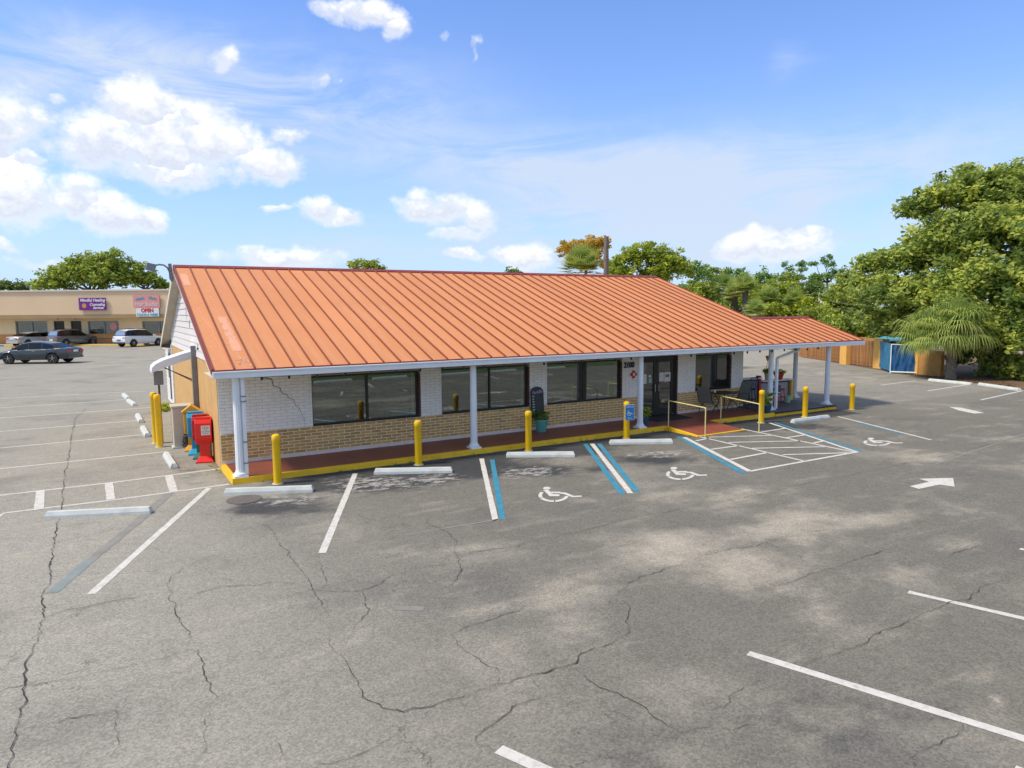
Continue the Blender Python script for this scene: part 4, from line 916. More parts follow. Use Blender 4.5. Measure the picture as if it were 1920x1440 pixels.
for xx in (4.2, 9.6, 13.6, 17.2, 21):
    mb = MB(); ribbon(mb, [(xx,-16.0),(xx+.6,-18.9)], .12, .004, M['lineW']); mb.build('parking_line', None, kind='structure')

# ------------------------------------------------------------------ things at the left wall
def newsbox(lab, loc, rz, c1, c2, gabled=False, sign=False):
    t_ = thing('newspaper_box', lab, 'newspaper box', loc, rz, 'newspaper boxes by the left wall')
    m_ = MB(); m_.prism([(-.20,-.20,.70),(.20,-.20,.70),(.20,-.22,1.12),(-.20,-.22,1.12)], (0,.0,0), c1) if False else None
    pr = [(-.235,.62),(-.205,.60),(-.205,.60)]
    side = [(-.14,.50),(-.23,.66),(-.23,1.06),(-.17,1.16),(.16,1.20),(.20,1.14),(.20,.50)]
    m_.prism([(-.205, y_, z_) for y_, z_ in side], (.41,0,0), c1); m_.build('body', t_, bevel=.015)
    m_ = MB(); m_.prism([(-.12,-.10,.12),(.12,-.10,.12),(.12,.12,.12),(-.12,.12,.12)], (0,0,.40), c2); m_.build('pedestal', t_)
    m_ = MB(); m_.add([(-.22,-.24,0.0),(.22,-.24,0),(.22,.2,0),(-.22,.2,0),(-.22,-.24,.035),(.22,-.24,.035),(.22,.2,.035),(-.22,.2,.035),(-.12,-.10,.17),(.12,-.10,.17),(.12,.12,.17),(-.12,.12,.17)],
        [(0,1,5,4),(1,2,6,5),(2,3,7,6),(3,0,4,7),(4,5,9,8),(5,6,10,9),(6,7,11,10),(7,4,8,11)], c2); m_.build('base', t_)
    m_ = MB(); m_.box(-.19,.19,-.155,-.12,1.165,1.215,c1); m_.build('top_rim', t_)
    if gabled: m_ = MB(); m_.prism([(-.26,-.26,1.14),(0,-.26,1.34),(.26,-.26,1.14)], (0,.48,0), c1); m_.build('gabled_cap', t_)
    if sign:
        m_ = MB(); m_.box(-.05,.17,-.243,-.2315,.75,1.0,M['label']); m_.build('notice', t_)
        text_mesh('FREE', .085, M['brown'], t_, (.06,-.246,.945), (R(90),0,0), 'lettering', .001, .95)
        for k, (tx, sz) in enumerate([('LOCAL', .035), ('NEWSPAPER', .036), ('TAKE ONE', .03)]): text_mesh(tx, sz, M['bluegrey'], t_, (.06,-.246,.885-.045*k), (R(90),0,0), 'lettering', .001)
    return t_
newsbox('bright red newspaper box with a white FREE notice on its front', (-.22,1.28,0), R(-12), M['red'], M['red'], sign=True)
newsbox('dark red newspaper box right behind the bright red one', (-.24,1.86,0), R(-10), M['red2'], M['green'])
newsbox('blue and green newspaper box in the middle of the row', (-.30,2.52,0), R(-8), M['blue'], M['blue'])
newsbox('orange yellow newspaper box with a gabled cap, farthest in the row', (-.33,3.15,0), R(-8), M['orange'], M['orange'], gabled=True)
t_ = thing('utility_cabinet', 'tall beige metal utility cabinet against the tan side wall', 'cabinet', (-.52,3.95,0))
m_ = MB(); m_.box(-.27,.27,-.30,.30,.05,1.20,M['beige']); m_.build('body', t_, bevel=.012)
m_ = MB(); m_.box(-.30,.30,-.33,.33,1.20,1.26,M['beige']); m_.build('lid', t_, bevel=.01)
m_ = MB(); m_.box(.02,.028,-.305,-.3005,.1,1.15,M['grey']); m_.box(.05,.07,-.32,-.3005,.6,.75,M['grey']); m_.build('door_seam', t_)
m_ = MB(); m_.box(-.32,.32,-.36,.36,0,.05,M['concrete']); m_.build('plinth', t_)
m_ = MB(); pts = []
for k in range(90):
    a = k*.45; pts.append((-.42+.16*math.cos(a)+random.uniform(-.02,.02), 3.42+.13*math.sin(a), .05+.004*k+random.uniform(-.02,.02)))
m_.tube(pts, .016, M['rubber'], 6); tag(m_.build('hose_coil', smooth=True), 'tangled black hose lying at the foot of the beige cabinet', 'hose')
t_ = thing('parking_sign', 'grey blank back of a sign plate on a brown post beside the yellow bollards', 'sign', (-1.03,4.75,0))
m_ = MB(); m_.box(-.13,.13,-.012,.0,1.80,2.23,M['grey']); m_.build('plate', t_)
m_ = MB(); m_.box(-.03,.03,.001,.03,0,2.1,M['rust']); m_.build('post', t_)

# ------------------------------------------------------------------ foliage
def foliage_mesh(name, C_, spread, nper, size, m, tone_c, flat_=.7, tj=.22, elong=1.6):
    """leaf quads round clump centres"""
    C_ = np.asarray(C_, float); n = len(C_)*nper; idx = np.repeat(np.arange(len(C_)), nper)
    off_ = rng.normal(size=(n, 3)); off_ /= np.linalg.norm(off_, axis=1)[:, None]; off_ *= (rng.random((n, 1))**.45)
    sp = np.asarray(spread, float); sp = np.full(len(C_), sp) if sp.ndim == 0 else sp
    P = C_[idx]+off_*sp[idx][:, None]*np.array([1, 1, flat_])
    a = rng.normal(size=(n, 3)); a[:, 2] *= .5; a /= np.linalg.norm(a, axis=1)[:, None]
    nrm = off_*.7+rng.normal(size=(n, 3))*.6+np.array([0, 0, .5]); b = np.cross(nrm, a); b /= np.linalg.norm(b, axis=1)[:, None]+1e-9
    s = size*rng.uniform(.6, 1.35, (n, 1)); la = a*s*elong*.5; lb = b*s*.5
    V = np.empty((n, 4, 3)); V[:, 0] = P-la; V[:, 1] = P+lb*.8-la*.1; V[:, 2] = P+la; V[:, 3] = P-lb*.8-la*.1
    me = fast_mesh(name, V.reshape(-1, 3), np.arange(n*4).reshape(n, 4)); me.materials.append(m)
    tc_ = np.asarray(tone_c, float); tc_ = np.full(len(C_), tc_) if tc_.ndim == 0 else tc_
    tn_ = np.clip(tc_[idx]+rng.normal(size=n)*tj, 0, 1)
    at = me.attributes.new('tone', 'FLOAT', 'FACE'); at.data.foreach_set('value', tn_.astype(np.float32)); return me
def lobes_to_clumps(lobes, dens, jit=.16, inner=.25):
    C_ = []; R_ = []; D_ = []
    for (c_, r_) in lobes:
        n = max(6, int(dens*r_*r_)); d = rng.normal(size=(n, 3)); d /= np.linalg.norm(d, axis=1)[:, None]; d[:, 2] = np.where(d[:, 2] < -.35, -d[:, 2]*.5, d[:, 2])
        rad = r_*(1-rng.random(n)**2*.35+rng.normal(size=n)*jit*.6)
        ki = rng.random(n) < inner; rad[ki] *= rng.uniform(.3, .8, ki.sum())
        C_.append(np.array(c_)+d*rad[:, None]*np.array([1, 1, .85])); D_.append(d[:, 2])
    return np.concatenate(C_), np.concatenate(D_)
def trunk(mb, base, top, r0, r1, m, bends=5, wig=.15, n=9):
    base, top = Vector(base), Vector(top); pts = []; rs = []
    for k in range(bends+1):
        f_ = k/bends; p = base.lerp(top, f_); 
        if 0 < k < bends: p = p+Vector((random.uniform(-wig,wig), random.uniform(-wig,wig), 0))
        pts.append(p); rs.append(r0+(r1-r0)*f_)
    rs[0] *= 1.25; mb.tube(pts, rs, m, n)
def tree(lab, base, lobes, dens, spread, nper, leaf, m, r0=.25, cat='tree', tone=.45, tj=.22, group=None, name='broadleaf_tree', limbs=True, tonef=None, inner=.25):
    t_ = thing(name, lab, cat, tuple(base), 0, group); b_ = Vector(base)
    C_, D_ = lobes_to_clumps(lobes, dens, inner=inner); tn_ = tone+rng.normal(size=len(C_))*.13
    if tonef is not None: tn_ = tonef(C_, tn_)
    C2 = C_-np.array(base); me = foliage_mesh('crown', C2, spread*rng.uniform(.65, 1.35, len(C2)), nper, leaf, m, tn_, tj=tj); link('crown', me, t_)
    mb = MB(); ctr = sum((Vector(l[0]) for l in lobes), Vector())/len(lobes)-b_
    fork = Vector((ctr.x*.3, ctr.y*.3, max(.6, min(l[0][2]-l[1]*.5 for l in lobes)-b_.z)))
    trunk(mb, (0,0,-.05), fork, r0, r0*.7, M['bark']); mb.build('trunk', t_, smooth=True)
    if limbs:
        mb = MB()
        for (c_, r_) in lobes: trunk(mb, fork, Vector(c_)-b_+Vector((0,0,r_*.3)), r0*.45, r0*.1, M['bark'], 5, .25, 6)
        mb.build('limb', t_, smooth=True)
    return t_
LF_OAK = leafmat('oak_leaf', (.110, .200, .055), (.62, .68, .13), .50, (.78, .74, .12))
LF_MID = leafmat('mid_leaf', (0.149, 0.234, 0.043), (0.593, 0.644, 0.085), .42)
LF_YEL = leafmat('yellow_green_leaf', (.15, .24, .03), (.62, .66, .06), .42)
LF_DRK = leafmat('dark_leaf', (0.066, 0.118, 0.037), (0.297, 0.395, 0.073), .35)
LF_ORG = leafmat('orange_leaf', (.28, .30, .03), (.75, .42, .05), .4)
LF_PALM = leafmat('palm_leaf', (0.159, 0.256, 0.061), (0.561, 0.634, 0.159), .4, (0.708, 0.573, 0.207))
LF_PINE = leafmat('pine_leaf', (0.082, 0.175, 0.049), (0.329, 0.498, 0.110), .35)
LF_LIME = leafmat('lime_leaf', (.20, .28, .02), (.60, .62, .04), .4)
def L(px, py, dist, r_): return (tuple(PD(px, py, dist)), r_)
# the big oak at the right
def LO(px, py, dist, r_): return (tuple(PD(px, py+6, dist+9)), r_*1.10)
oak_l = [LO(1790,372,41,1.9),LO(1720,392,42,1.1),LO(1850,360,42,1.9),LO(1915,372,43,2.0),LO(1870,440,39,2.2),LO(1790,440,40,1.9),LO(1745,480,40,1.9),LO(1690,490,41,1.5),LO(1645,495,42,1.2),LO(1625,530,41.5,.9),LO(1660,550,40,1.6),
         LO(1740,560,39,2.0),LO(1820,540,38,2.2),LO(1900,530,38,2.4),LO(1700,610,40,1.3),LO(1650,600,41,1.0),LO(1860,620,38,2.1),LO(1930,620,38,2.4),LO(1990,440,42,3.0),LO(2010,560,40,3.2),LO(1830,660,39.5,1.3),LO(1890,690,38,1.2),LO(1960,690,37.5,1.6),LO(1990,340,44,2.2),LO(2080,520,42,3.2)]
def oak_tone(C_, tn_):
    n_ = np.sin(C_[:, 0]*1.1+1)*np.sin(C_[:, 2]*1.7)*np.sin(C_[:, 1]*.9+2); return np.clip(tn_+n_*.22, 0, 1)
tree('huge dark green oak filling the right edge behind the shaggy palm', GD(1905, 52), oak_l, 24, .55, 50, .19, LF_OAK, .45, tone=.42, tonef=oak_tone, inner=.2)
tree('bright lime green tree top peeking over the oak at the far right edge', GD(1935, 64), [L(1925,350,64,1.8),L(1940,330,64,1.6),L(1965,380,65,2.8)], 14, .6, 45, .2, LF_LIME, .3, limbs=False)
# palms
def palm_crown(mb_tones, nf, plen, blen, droop, seed, nb=22, up0=.0, wb=.045):
    rs = np.random.default_rng(seed); V = []; T = []
    for k in range(nf):
        az_ = k*2.39996+rs.uniform(-.2, .2); f_ = k/nf
        el_ = R(82)-f_*R(105)+rs.uniform(-.12, .12)+up0
        d = np.array([math.cos(az_)*math.cos(el_), math.sin(az_)*math.cos(el_), math.sin(el_)])
        fr_ = rs.uniform(.55, 1.35); fl_ = rs.uniform(.65, 1.12); hub = d*plen*rs.uniform(.6, 1.15); sidev = np.cross(d, [0, 0, 1.]); sidev /= np.linalg.norm(sidev)+1e-6; upv = np.cross(sidev, d)
        tone = rs.uniform(.10, .75)+.45*(f_ > .88)
        V.append([hub*0-sidev*.015, hub*0+sidev*.015, hub+sidev*.012, hub-sidev*.012]); T.append(tone)
        for j in range(nb):
            a = R(-118)+R(236)*j/(nb-1); bd = d*math.cos(a)+sidev*math.sin(a)+upv*.12; bd /= np.linalg.norm(bd)
            L_ = blen*fl_*rs.uniform(.8, 1.05)*(1-.25*abs(a)/2); wv = np.cross(bd, upv); wv /= np.linalg.norm(wv)+1e-6; p = hub.copy(); dirv = bd.copy(); wdt = wb
            for s_ in range(4):
                q_ = p+dirv*L_/4; w2 = wb*(1.0, 1.0, .75, .35, .05)[s_+1]
                V.append([p-wv*wdt*.5, p+wv*wdt*.5, q_+wv*w2*.5, q_-wv*w2*.5]); T.append(tone+rs.uniform(-.1, .1)+.12*(s_ == 3)); p = q_; wdt = w2
                dirv = dirv+np.array([0, 0, -droop*fr_*(.35+.3*s_)]); dirv /= np.linalg.norm(dirv)
    V = np.array(V); me = fast_mesh('fronds', V.reshape(-1, 3), np.arange(len(V)*4).reshape(-1, 4)); me.materials.append(LF_PALM)
    at = me.attributes.new('tone', 'FLOAT', 'FACE'); at.data.foreach_set('value', np.clip(T, 0, 1).astype(np.float32)); return me
def boots(h, r, m):
    mb = MB(); mb.tube([(0,0,-.05),(0,0,h*.4),(0,0,h)], [r*1.1, r*.85, r*.9], m, 12); n = int(h/.09)
    for k in range(n):
        for j in range(5):
            a = k*.9+j*1.257; z_ = .1+k*.09; c_, s_ = math.cos(a), math.sin(a); rr = r*.85
            mb.add([(rr*c_-.04*s_, rr*s_+.04*c_, z_), (rr*c_+.04*s_, rr*s_-.04*c_, z_), ((rr+.09)*c_, (rr+.09)*s_, z_+.14), (rr*.8*c_, rr*.8*s_, z_+.06)], [(0,1,2),(0,2,3),(1,3,2)], m)
    return mb
b_ = G(1782, 711); PB = thing('cabbage_palm', 'short shaggy cabbage palm with long drooping fronds in front of the oak', 'palm', tuple(b_))
boots(2.2, .26, M['pbark']).build('trunk', PB)
hp = 2.45
c1_ = link('fronds', palm_crown(None, 62, 1.25, 1.75, 1.25, 3, 30, .0, .060), PB, None, (0, 0, hp)); 
c2_ = link('fronds', palm_crown(None, 40, 1.1, 1.7, 1.35, 9, 28, -.1, .060), PB, None, (-.75, .8, hp-.25)); c2_['label'] = 'lower left mass of drooping fronds'
c2b = link('fronds', palm_crown(None, 30, 1.0, 1.5, 1.15, 19, 26, .1, .06), PB, None, (.2, -.1, hp+.7))
pmesh = [palm_crown(None, 40, .75, 1.1, .34, 11, 18, .15, .11), palm_crown(None, 36, .7, 1.05, .25, 12, 18, .25, .11)]
tk = [boots(h_, .26, M['pbark']) for h_ in (3.2,)]
pk = None
palms = [(1568,575,60,1.45,'sabal palm with a bright patterned trunk left of the oak'),(1398,545,62,1.3,'sabal palm with a pale thick trunk just above the roof hip'),(1378,552,64,1.15,'sabal palm leaning close behind another above the hip'),(1440,562,60,1.0,'small sabal palm left of the far yellow shrub'),
         (1490,570,62,1.05,'small sabal palm right behind the small canopy ridge'),(1360,540,70,1.2,'sabal palm half hidden at the roof slope'),(1415,585,56,.85,'low young palm right above the roof edge'),(1530,545,75,1.2,'sabal palm with yellowish fronds near the tall pine')]
for k, (px, py, ds, sc_, lab) in enumerate(palms):
    ds, sc_ = ds*1.3, sc_*1.08
    top = PD(px, py, ds); t_ = thing('sabal_palm', lab, 'palm', (top.x, top.y, 0), random.uniform(0, 6), 'sabal palms beyond the restaurant')
    if pk is None: pk = boots(2.9, .27, M['pbark']).build('trunk', t_); tko = pk
    else: tko = pk.copy(); COL.objects.link(tko); tko.parent = t_
    tko.scale = (1.25, 1.25, max(.3, top.z/2.9))
    o = link('fronds', pmesh[k % 2], t_, None, (0, 0, top.z)); o.scale = (sc_,)*3
# palm and orange tree left of the pole
top = PD(1090, 509, 34); t_ = thing('cabbage_palm', 'round dense palm crown rising behind the roof ridge under the orange tree', 'palm', (top.x, top.y, 0))
boots(max(1, top.z-.3), .25, M['pbark']).build('trunk', t_); link('fronds', palm_crown(None, 90, .75, .85, .10, 21, 20, .15, .055), t_, None, (0, 0, top.z))
tree('tree with orange autumn leaves above the palm and beside the bare pole', GD(1100, 37), [L(1072,474,37,.75),L(1117,466,37,.85),L(1095,470,37,.8),L(1100,490,37,.9)], 60, .26, 50, .09, LF_ORG, .12, tone=.55, tj=.3)
bp_ = GD(1136, 33); zt = PD(1136, 444, 33).z
m_ = MB(); m_.tube([(0,0,0),(0,0,zt)], [.16,.11], M['pole'], 10); tag(m_.build('utility_pole', None, loc=tuple(bp_)), 'bare weathered wooden pole standing up behind the roof ridge', 'pole')
tree('broad yellow green tree behind the right end of the ridge', GD(1215, 46), [L(1180,490,46,1.0),L(1215,482,46,1.1),L(1255,492,46,1.0),L(1275,510,46,.8),L(1165,515,46,.9),L(1225,515,46,1.2)], 42, .34, 44, .13, LF_YEL, .25, tone=.4)
tree('dark tree between the pole and the yellow green tree', GD(1152, 48), [L(1148,500,48,.8),L(1158,520,48,.9)], 30, .3, 34, .13, LF_MID, .2, tone=.3)
tree('small tree top showing over the middle left of the ridge', GD(680, 45), [L(665,500,45,.6),L(695,502,45,.7),L(712,508,45,.35)], 50, .28, 34, .10, LF_YEL, .2, tone=.3)
m_ = MB(); q_ = GD(689, 46); m_.tube([(0,0,0),(0,0,PD(689,488,46).z)], .09, M['pole'], 8); m_.bar((-.4,0,PD(689,490,46).z),(.25,0,PD(689,490,46).z),.08,.08,M['pole']); tag(m_.build('utility_pole', None, loc=tuple(q_)), 'distant pole tip poking out of the small tree over the ridge', 'pole')
tree('little dark tree top just over the ridge right of centre', GD(962, 70), [L(962,512,70,.8)], 30, .35, 30, .16, LF_DRK, .2)
# left trees behind the shops
tree('wide green tree behind the flat shop roof at the far left', GD(180, 122), [L(130,515,122,3.0),L(165,510,122,3.2),L(205,505,122,3.4),L(225,520,122,3),L(110,530,122,2.4),L(85,538,122,1.8),L(180,530,120,3.0)], 5, .9, 46, .34, LF_MID, .5, tone=.38)
tree('rounder green tree right of the wide tree behind the shops', GD(268, 122), [L(262,522,122,2.4),L(288,530,122,1.9),L(250,530,122,2.0),L(300,538,122,1.2)], 6, .8, 42, .32, LF_MID, .4, tone=.35)
tree('low dark shrub tops at the far left over the shop roof', GD(25, 130), [L(8,540,130,1.2),L(35,541,130,1.1)], 20, .7, 30, .3, LF_DRK, .3, limbs=False)
# distant trees right of the ridge
dl = [(1300,520,80,2.2,LF_PINE,'dark round tree just right of the yellow green tree'),(1330,545,78,2.0,LF_MID,'mid green tree right of the ridge end'),(1345,512,95,1.6,LF_MID,'pale domed tree in the distant row'),(1382,512,95,1.6,LF_PINE,'second domed tree in the distant row'),
      (1435,522,100,1.5,LF_PINE,'small dark domed tree in the gap of the distant row'),(1465,540,85,1.7,LF_YEL,'olive bushy tree right of the gap'),(1485,528,90,1.9,LF_MID,'olive domed tree below the small pine'),(1520,545,85,1.8,LF_DRK,'dark bush below the tall pine'),
      (1300,560,60,1.6,LF_MID,'bush beside the right roof slope'),(1450,580,60,1.0,LF_YEL,'yellow shrub behind the small canopy ridge'),(1510,575,62,1.1,LF_LIME,'bright yellow shrub left of the patterned palm'),(1545,590,74,1.6,LF_MID,'green shrub at the foot of the patterned palm'),
      (1590,560,76,2.4,LF_MID,'olive tree between patterned palm and oak'),(1610,600,74,2.0,LF_OAK,'dark bush beside the dumpster enclosure'),(1560,612,70,1.4,LF_MID,'spiky green shrub behind the wooden gate'),(1640,612,72,1.7,LF_LIME,'lime green shrub above the enclosure wall'),
      (1690,615,70,1.9,LF_DRK,'dark shrub right behind the enclosure'),(1400,560,75,2.0,LF_MID,'large olive bush behind the sabal palms'),(1350,575,70,1.6,LF_OAK,'dark bush under the sabal palms by the roof slope'),(1430,545,90,1.8,LF_YEL,'yellowish tree behind the palms'),(1590,520,78,1.3,LF_OAK,'dark treetop beside the oak outline')]
for (px, py, ds, r_, lm, lab) in dl:
    if ds < 78 and px < 1530: ds, r_ = ds*1.3, r_*1.3
    c_ = PD(px, py, ds); lb = [((c_.x+random.uniform(-r_,r_)*.7, c_.y+random.uniform(-r_,r_)*.7, max(r_*.8, c_.z-r_*.6*k_+random.uniform(-.3,.3))), r_*random.uniform(.75,1.05)) for k_ in range(4)]
    low = c_.z-r_*2
    if low > 1.0: lb += [((c_.x+random.uniform(-1,1), c_.y+random.uniform(-1,1), low), r_*1.1)]
    lb = [((a[0], a[1], min(a[2], c_.z)), r2) for a, r2 in lb]
    tree(lab, GD(px, ds), lb, 10 if r_ > 1.5 else 16, .55, 40, .20, lm, .2, cat='tree' if r_ > 1.3 else 'shrub', tone=.42, limbs=False, inner=.15)
for (px, py, ds, w_, lab) in [(1495,500,92,1.0,'thin sparse pine standing alone above the distant bushes'),(1552,495,88,1.3,'tall umbrella pine left of the oak')]:
    lb = []
    for k in range(9 if w_ > 1.2 else 7):
        a = random.uniform(0, 6.3); rr = random.uniform(.3, 1)*w_*1.5; lb.append(((PD(px,py,ds).x+rr*math.cos(a), PD(px,py,ds).y+rr*math.sin(a), PD(px,py,ds).z+random.uniform(-1.5,.6)*w_), random.uniform(.4,.75)))
    tree(lab, GD(px, ds), lb, 26, .34, 26, .17, LF_PINE, .16, name='pine_tree', inner=.1)
# far treeline closing the horizon
C_ = []
for k in range(900):
    a = R(-14)+R(92)*rng.random(); ds = rng.uniform(135, 175); zz = rng.random()**.7*(4.6+1.2*math.sin(a*9)+.9*math.sin(a*23))
    C_.append((CAM[0]+math.sin(a)*ds, CAM[1]+math.cos(a)*ds, zz))
me = foliage_mesh('far_woods', C_, 1.7, 55, .55, LF_MID, .35, tj=.2); o = link('far_woods', me, None, 'stuff'); tag(o, 'continuous band of distant woods along the horizon', 'woods'); 
# trees beyond the lawn behind the viewer, mirrored in the glass
for k, (xx, yy_) in enumerate([(4,-36),(14,-34),(24,-37),(34,-34),(44,-38),(54,-33),(-6,-38)]):
    tree('leafy tree %s across the lawn, mirrored in the glass' % ('nearest the left end','second from the left','third from the left','in the middle','third from the right','second from the right','farthest left')[k], (xx, yy_, 0), [((xx+random.uniform(-2,2), yy_+random.uniform(-2,2), 3+random.uniform(-1,2.5)), 2.6) for _ in range(5)], 5, 1.1, 40, .4, LF_MID, .3, group='trees across the lawn', limbs=False)
# ground plants
def bush(lab, c_, r_, m, n=40, leaf=.07, cat='plant', name='weed', nper=14):
    C2 = [(random.uniform(-r_,r_), random.uniform(-r_,r_), random.uniform(.03, r_*.9)) for _ in range(n)]
    o = link(name, foliage_mesh(name, C2, r_*.25, nper, leaf, m, .6, elong=2.4), None, None, tuple(c_)); return tag(o, lab, cat)
bush('small green weed growing at the foot of the side wall', (-.25,12.6,0), .32, LF_LIME)
gr_ = []
for k in range(26): gr_.append((random.uniform(.5, 18), -1.88+random.uniform(-.03,.02), .02))
gr_ += [(-.1, -.3, .02), (-.15, -.1, .02), (-.2, .5, .02), (-.1,.9,.02), (.0,-1.3,.02), (13.3,-3.0,.02)]
o = link('kerb_weeds', foliage_mesh('kerb_weeds', gr_, .05, 8, .03, LF_LIME, .5, elong=2.5), None, 'stuff'); tag(o, 'tiny weeds along the yellow kerb', 'weeds')
litter = [(random.uniform(33,42), 0, .0) for _ in range(500)]
lit = []
for k in range(700):
    t1_ = random.random(); p = G(1690+t1_*210, 701+t1_*26-random.uniform(0,1)**2*7+random.gauss(0,.8)); lit.append((p.x, p.y, .02))
o = link('leaf_litter', foliage_mesh('leaf_litter', lit, .25, 4, .05, leafmat('dry_leaf', (.10,.06,.03), (.34,.20,.09), .1), .4, flat_=.08), None, 'stuff'); tag(o, 'dry fallen leaves under the palm', 'leaf litter')

# ------------------------------------------------------------------ patio
def chair(lab, loc, rz):
    t_ = thing('patio_chair', lab, 'chair', loc, rz, 'sling chairs at the patio table')
    for s in (-.27, .27):
        m_ = MB(); m_.tube([(s,.28,0),(s,.12,.22),(s,-.22,.40)], .014, M['bronze'], 6); m_.build('leg', t_)
        m_ = MB(); m_.tube([(s,-.30,0),(s,-.15,.25),(s,.22,.42),(s,.45,1.02)], .014, M['bronze'], 6); m_.build('leg', t_)
        m_ = MB(); m_.tube([(s,-.22,.40),(s,-.28,.62),(s,-.05,.66),(s,.30,.64)], .014, M['bronze'], 6); m_.build('armrest', t_)
    m_ = MB(); m_.prism([(-.25,-.24,.41),(-.25,.22,.39),(-.25,.22,.41),(-.25,-.24,.43)], (.50,0,0), M['sling']); m_.build('seat', t_)
    m_ = MB(); m_.prism([(-.25,.20,.40),(-.25,.44,1.02),(-.25,.46,1.02),(-.25,.22,.40)], (.50,0,0), M['sling']); m_.build('backrest', t_)
chair('left grey sling patio chair in front of the right window', (16.65,-.55,ZS), R(105)); chair('right grey sling patio chair beside the brick pier', (18.25,-.50,ZS), R(-95))
t_ = thing('patio_table', 'dark round patio table between the two sling chairs', 'table', (17.45,-.55,ZS))
m_ = MB(); m_.lathe((0,0,.70), [(.48,0),(.50,.012),(.48,.025)], M['bronze'], 24); m_.build('tabletop', t_)
for a in (45,135,225,315):
    m_ = MB(); c_, s_ = math.cos(R(a)), math.sin(R(a)); m_.tube([(c_*.38,s_*.38,0),(c_*.18,s_*.18,.35),(c_*.36,s_*.36,.70)], .013, M['bronze'], 6); m_.build('leg', t_)
m_ = MB(); m_.lathe((17.05,-.45,ZS+.726), [(.04,0),(.05,.05),(.02,.09)], M['wpanel'], 8); tag(m_.build('cup'), 'small white cup on the patio table', 'cup')
m_ = MB(); m_.box(-.12,.12,-.10,.10,0,.22,M['pinkwhite']); tag(m_.build('side_block', None, loc=(18.55,-1.0,ZS+.5)), 'small pinkish box on the armrest of the right chair', 'box') if False else None
# bar counter along the deck
t_ = thing('bar_counter', 'outdoor bar counter with grey panels and a pale top on the deck', 'counter', (0,0,0))
cA, cB, cC = Vector((19.35,.55,.16)), Vector((20.05,-.10,.16)), Vector((22.0,-.05,.16))
def cpanel(a, b, z0, z1, th, m, nm, par):
    d = (b-a); L_ = d.length; d.normalize(); s_ = Vector((-d.y,d.x,0)); mm = MB(); mm.obox((a+b)/2+Vector((0,0,(z0+z1)/2)), d*L_/2, s_*th/2, Vector((0,0,(z1-z0)/2)), m); return mm.build(nm, par)
p1, p2, p3 = Vector((19.10,.30,.16)), Vector((20.28,.25,.16)), Vector((21.95,.10,.16))
cpanel(p1, p2, .0, .98, .04, mat('counter_panel', (.20,.21,.22), .6, .1, 3), 'panel', t_); cpanel(p2, p3, .0, .84, .04, mat('counter_panel_light', (.36,.34,.33), .6, .1, 3), 'panel', t_)
cpanel(p1+Vector((0,-.04,0)), p2+Vector((0,-.04,0)), .92, .98, .05, M['black'], 'edge_rail', t_); cpanel(p2+Vector((0,-.04,0)), p3+Vector((0,-.04,0)), .78, .84, .05, M['black'], 'edge_rail', t_)
cpanel(p1, p2, .99, 1.03, .35, M['whiteobj'], 'countertop', t_); cpanel(p2+Vector((.05,0,0)), p3+Vector((.12,0,0)), .85, .89, .35, M['whiteobj'], 'countertop', t_)
for (q_, m_, h_) in ((p2, 'redp', 1.10), (p3, 'orange', .85)):
    mm = MB(); mm.box(q_.x-.09,q_.x+.02,q_.y-.10,q_.y+.08,.16,.16+h_,M['red2' if m_=='redp' else 'wood']); 
    if m_ == 'orange': mm.box(q_.x+.022,q_.x+.12,q_.y-.10,q_.y+.08,.16,.16+h_,M['yellow'])
    mm.build('corner_post', t_)
def stool(lab, loc, m1, m2, h_=.72, back=True):
    t_ = thing('bar_stool', lab, 'stool', loc, R(160)); mm = MB(); mm.lathe((0,0,h_-.04), [(.19,0),(.20,.02),(.18,.04)], m1, 16); mm.build('seat', t_)
    for a in (45,135,225,315):
        mm = MB(); mm.tube([(.22*math.cos(R(a)),.22*math.sin(R(a)),0),(.14*math.cos(R(a)),.14*math.sin(R(a)),h_-.04)], .018, m2, 6); mm.build('leg', t_)
    mm = MB(); mm.tube([(.19*math.cos(R(a)),.19*math.sin(R(a)),.25) for a in range(45,406,90)], .012, m2, 6); mm.build('footrest', t_)
    if back:
        mm = MB()
        for s in np.linspace(-.15,.15,5): mm.tube([(s,.16,h_),(s*1.25,.24,h_+.38)], .010, m1, 5)
        mm.tube([(-.21,.24,h_+.34),(-.12,.26,h_+.44),(.12,.26,h_+.44),(.21,.24,h_+.34)], .022, m1, 6); mm.build('backrest', t_)
stool('blue spindle back bar stool behind the patio on the deck', (19.35,-.15,.155), M['bluestool'], M['bronze'], .68)
stool('red backless stool in front of the light counter panel', (20.95,-.25,.155), M['redp'], M['redp'], .58, False)
m_ = MB(); m_.lathe((0,0,0), [(.11,0),(.15,.26),(.155,.27)], M['mint'], 16); tag(m_.build('bucket', None, loc=(21.35,-.30,.155)), 'mint green bucket on the deck beside the counter', 'bucket')
def potted(lab, loc, pm_, r_, h_, lm, lh, n=26, leaf=.06, nm='potted_plant', flower=None):
    t_ = thing(nm, lab, 'plant', loc); mm = MB(); mm.lathe((0,0,0), [(r_*.68,0),(r_*.95,h_*.82),(r_*1.05,h_*.85),(r_*1.05,h_),(r_*.85,h_),(r_*.85,h_-.03)], pm_, 18); mm.build('pot', t_, smooth=True)
    C2 = [(random.uniform(-r_,r_)*.9, random.uniform(-r_,r_)*.9, h_+random.uniform(.0, lh)) for _ in range(n)]
    link('leaves', foliage_mesh('leaves', C2, r_*.45, 12, leaf, lm, .5, elong=2.6), t_)
    return t_
potted('teal glazed pot with a dark bushy plant under the chalkboard', (9.40,-.42,ZS), M['teal'], .22, .40, LF_DRK, .22, 40, .05)
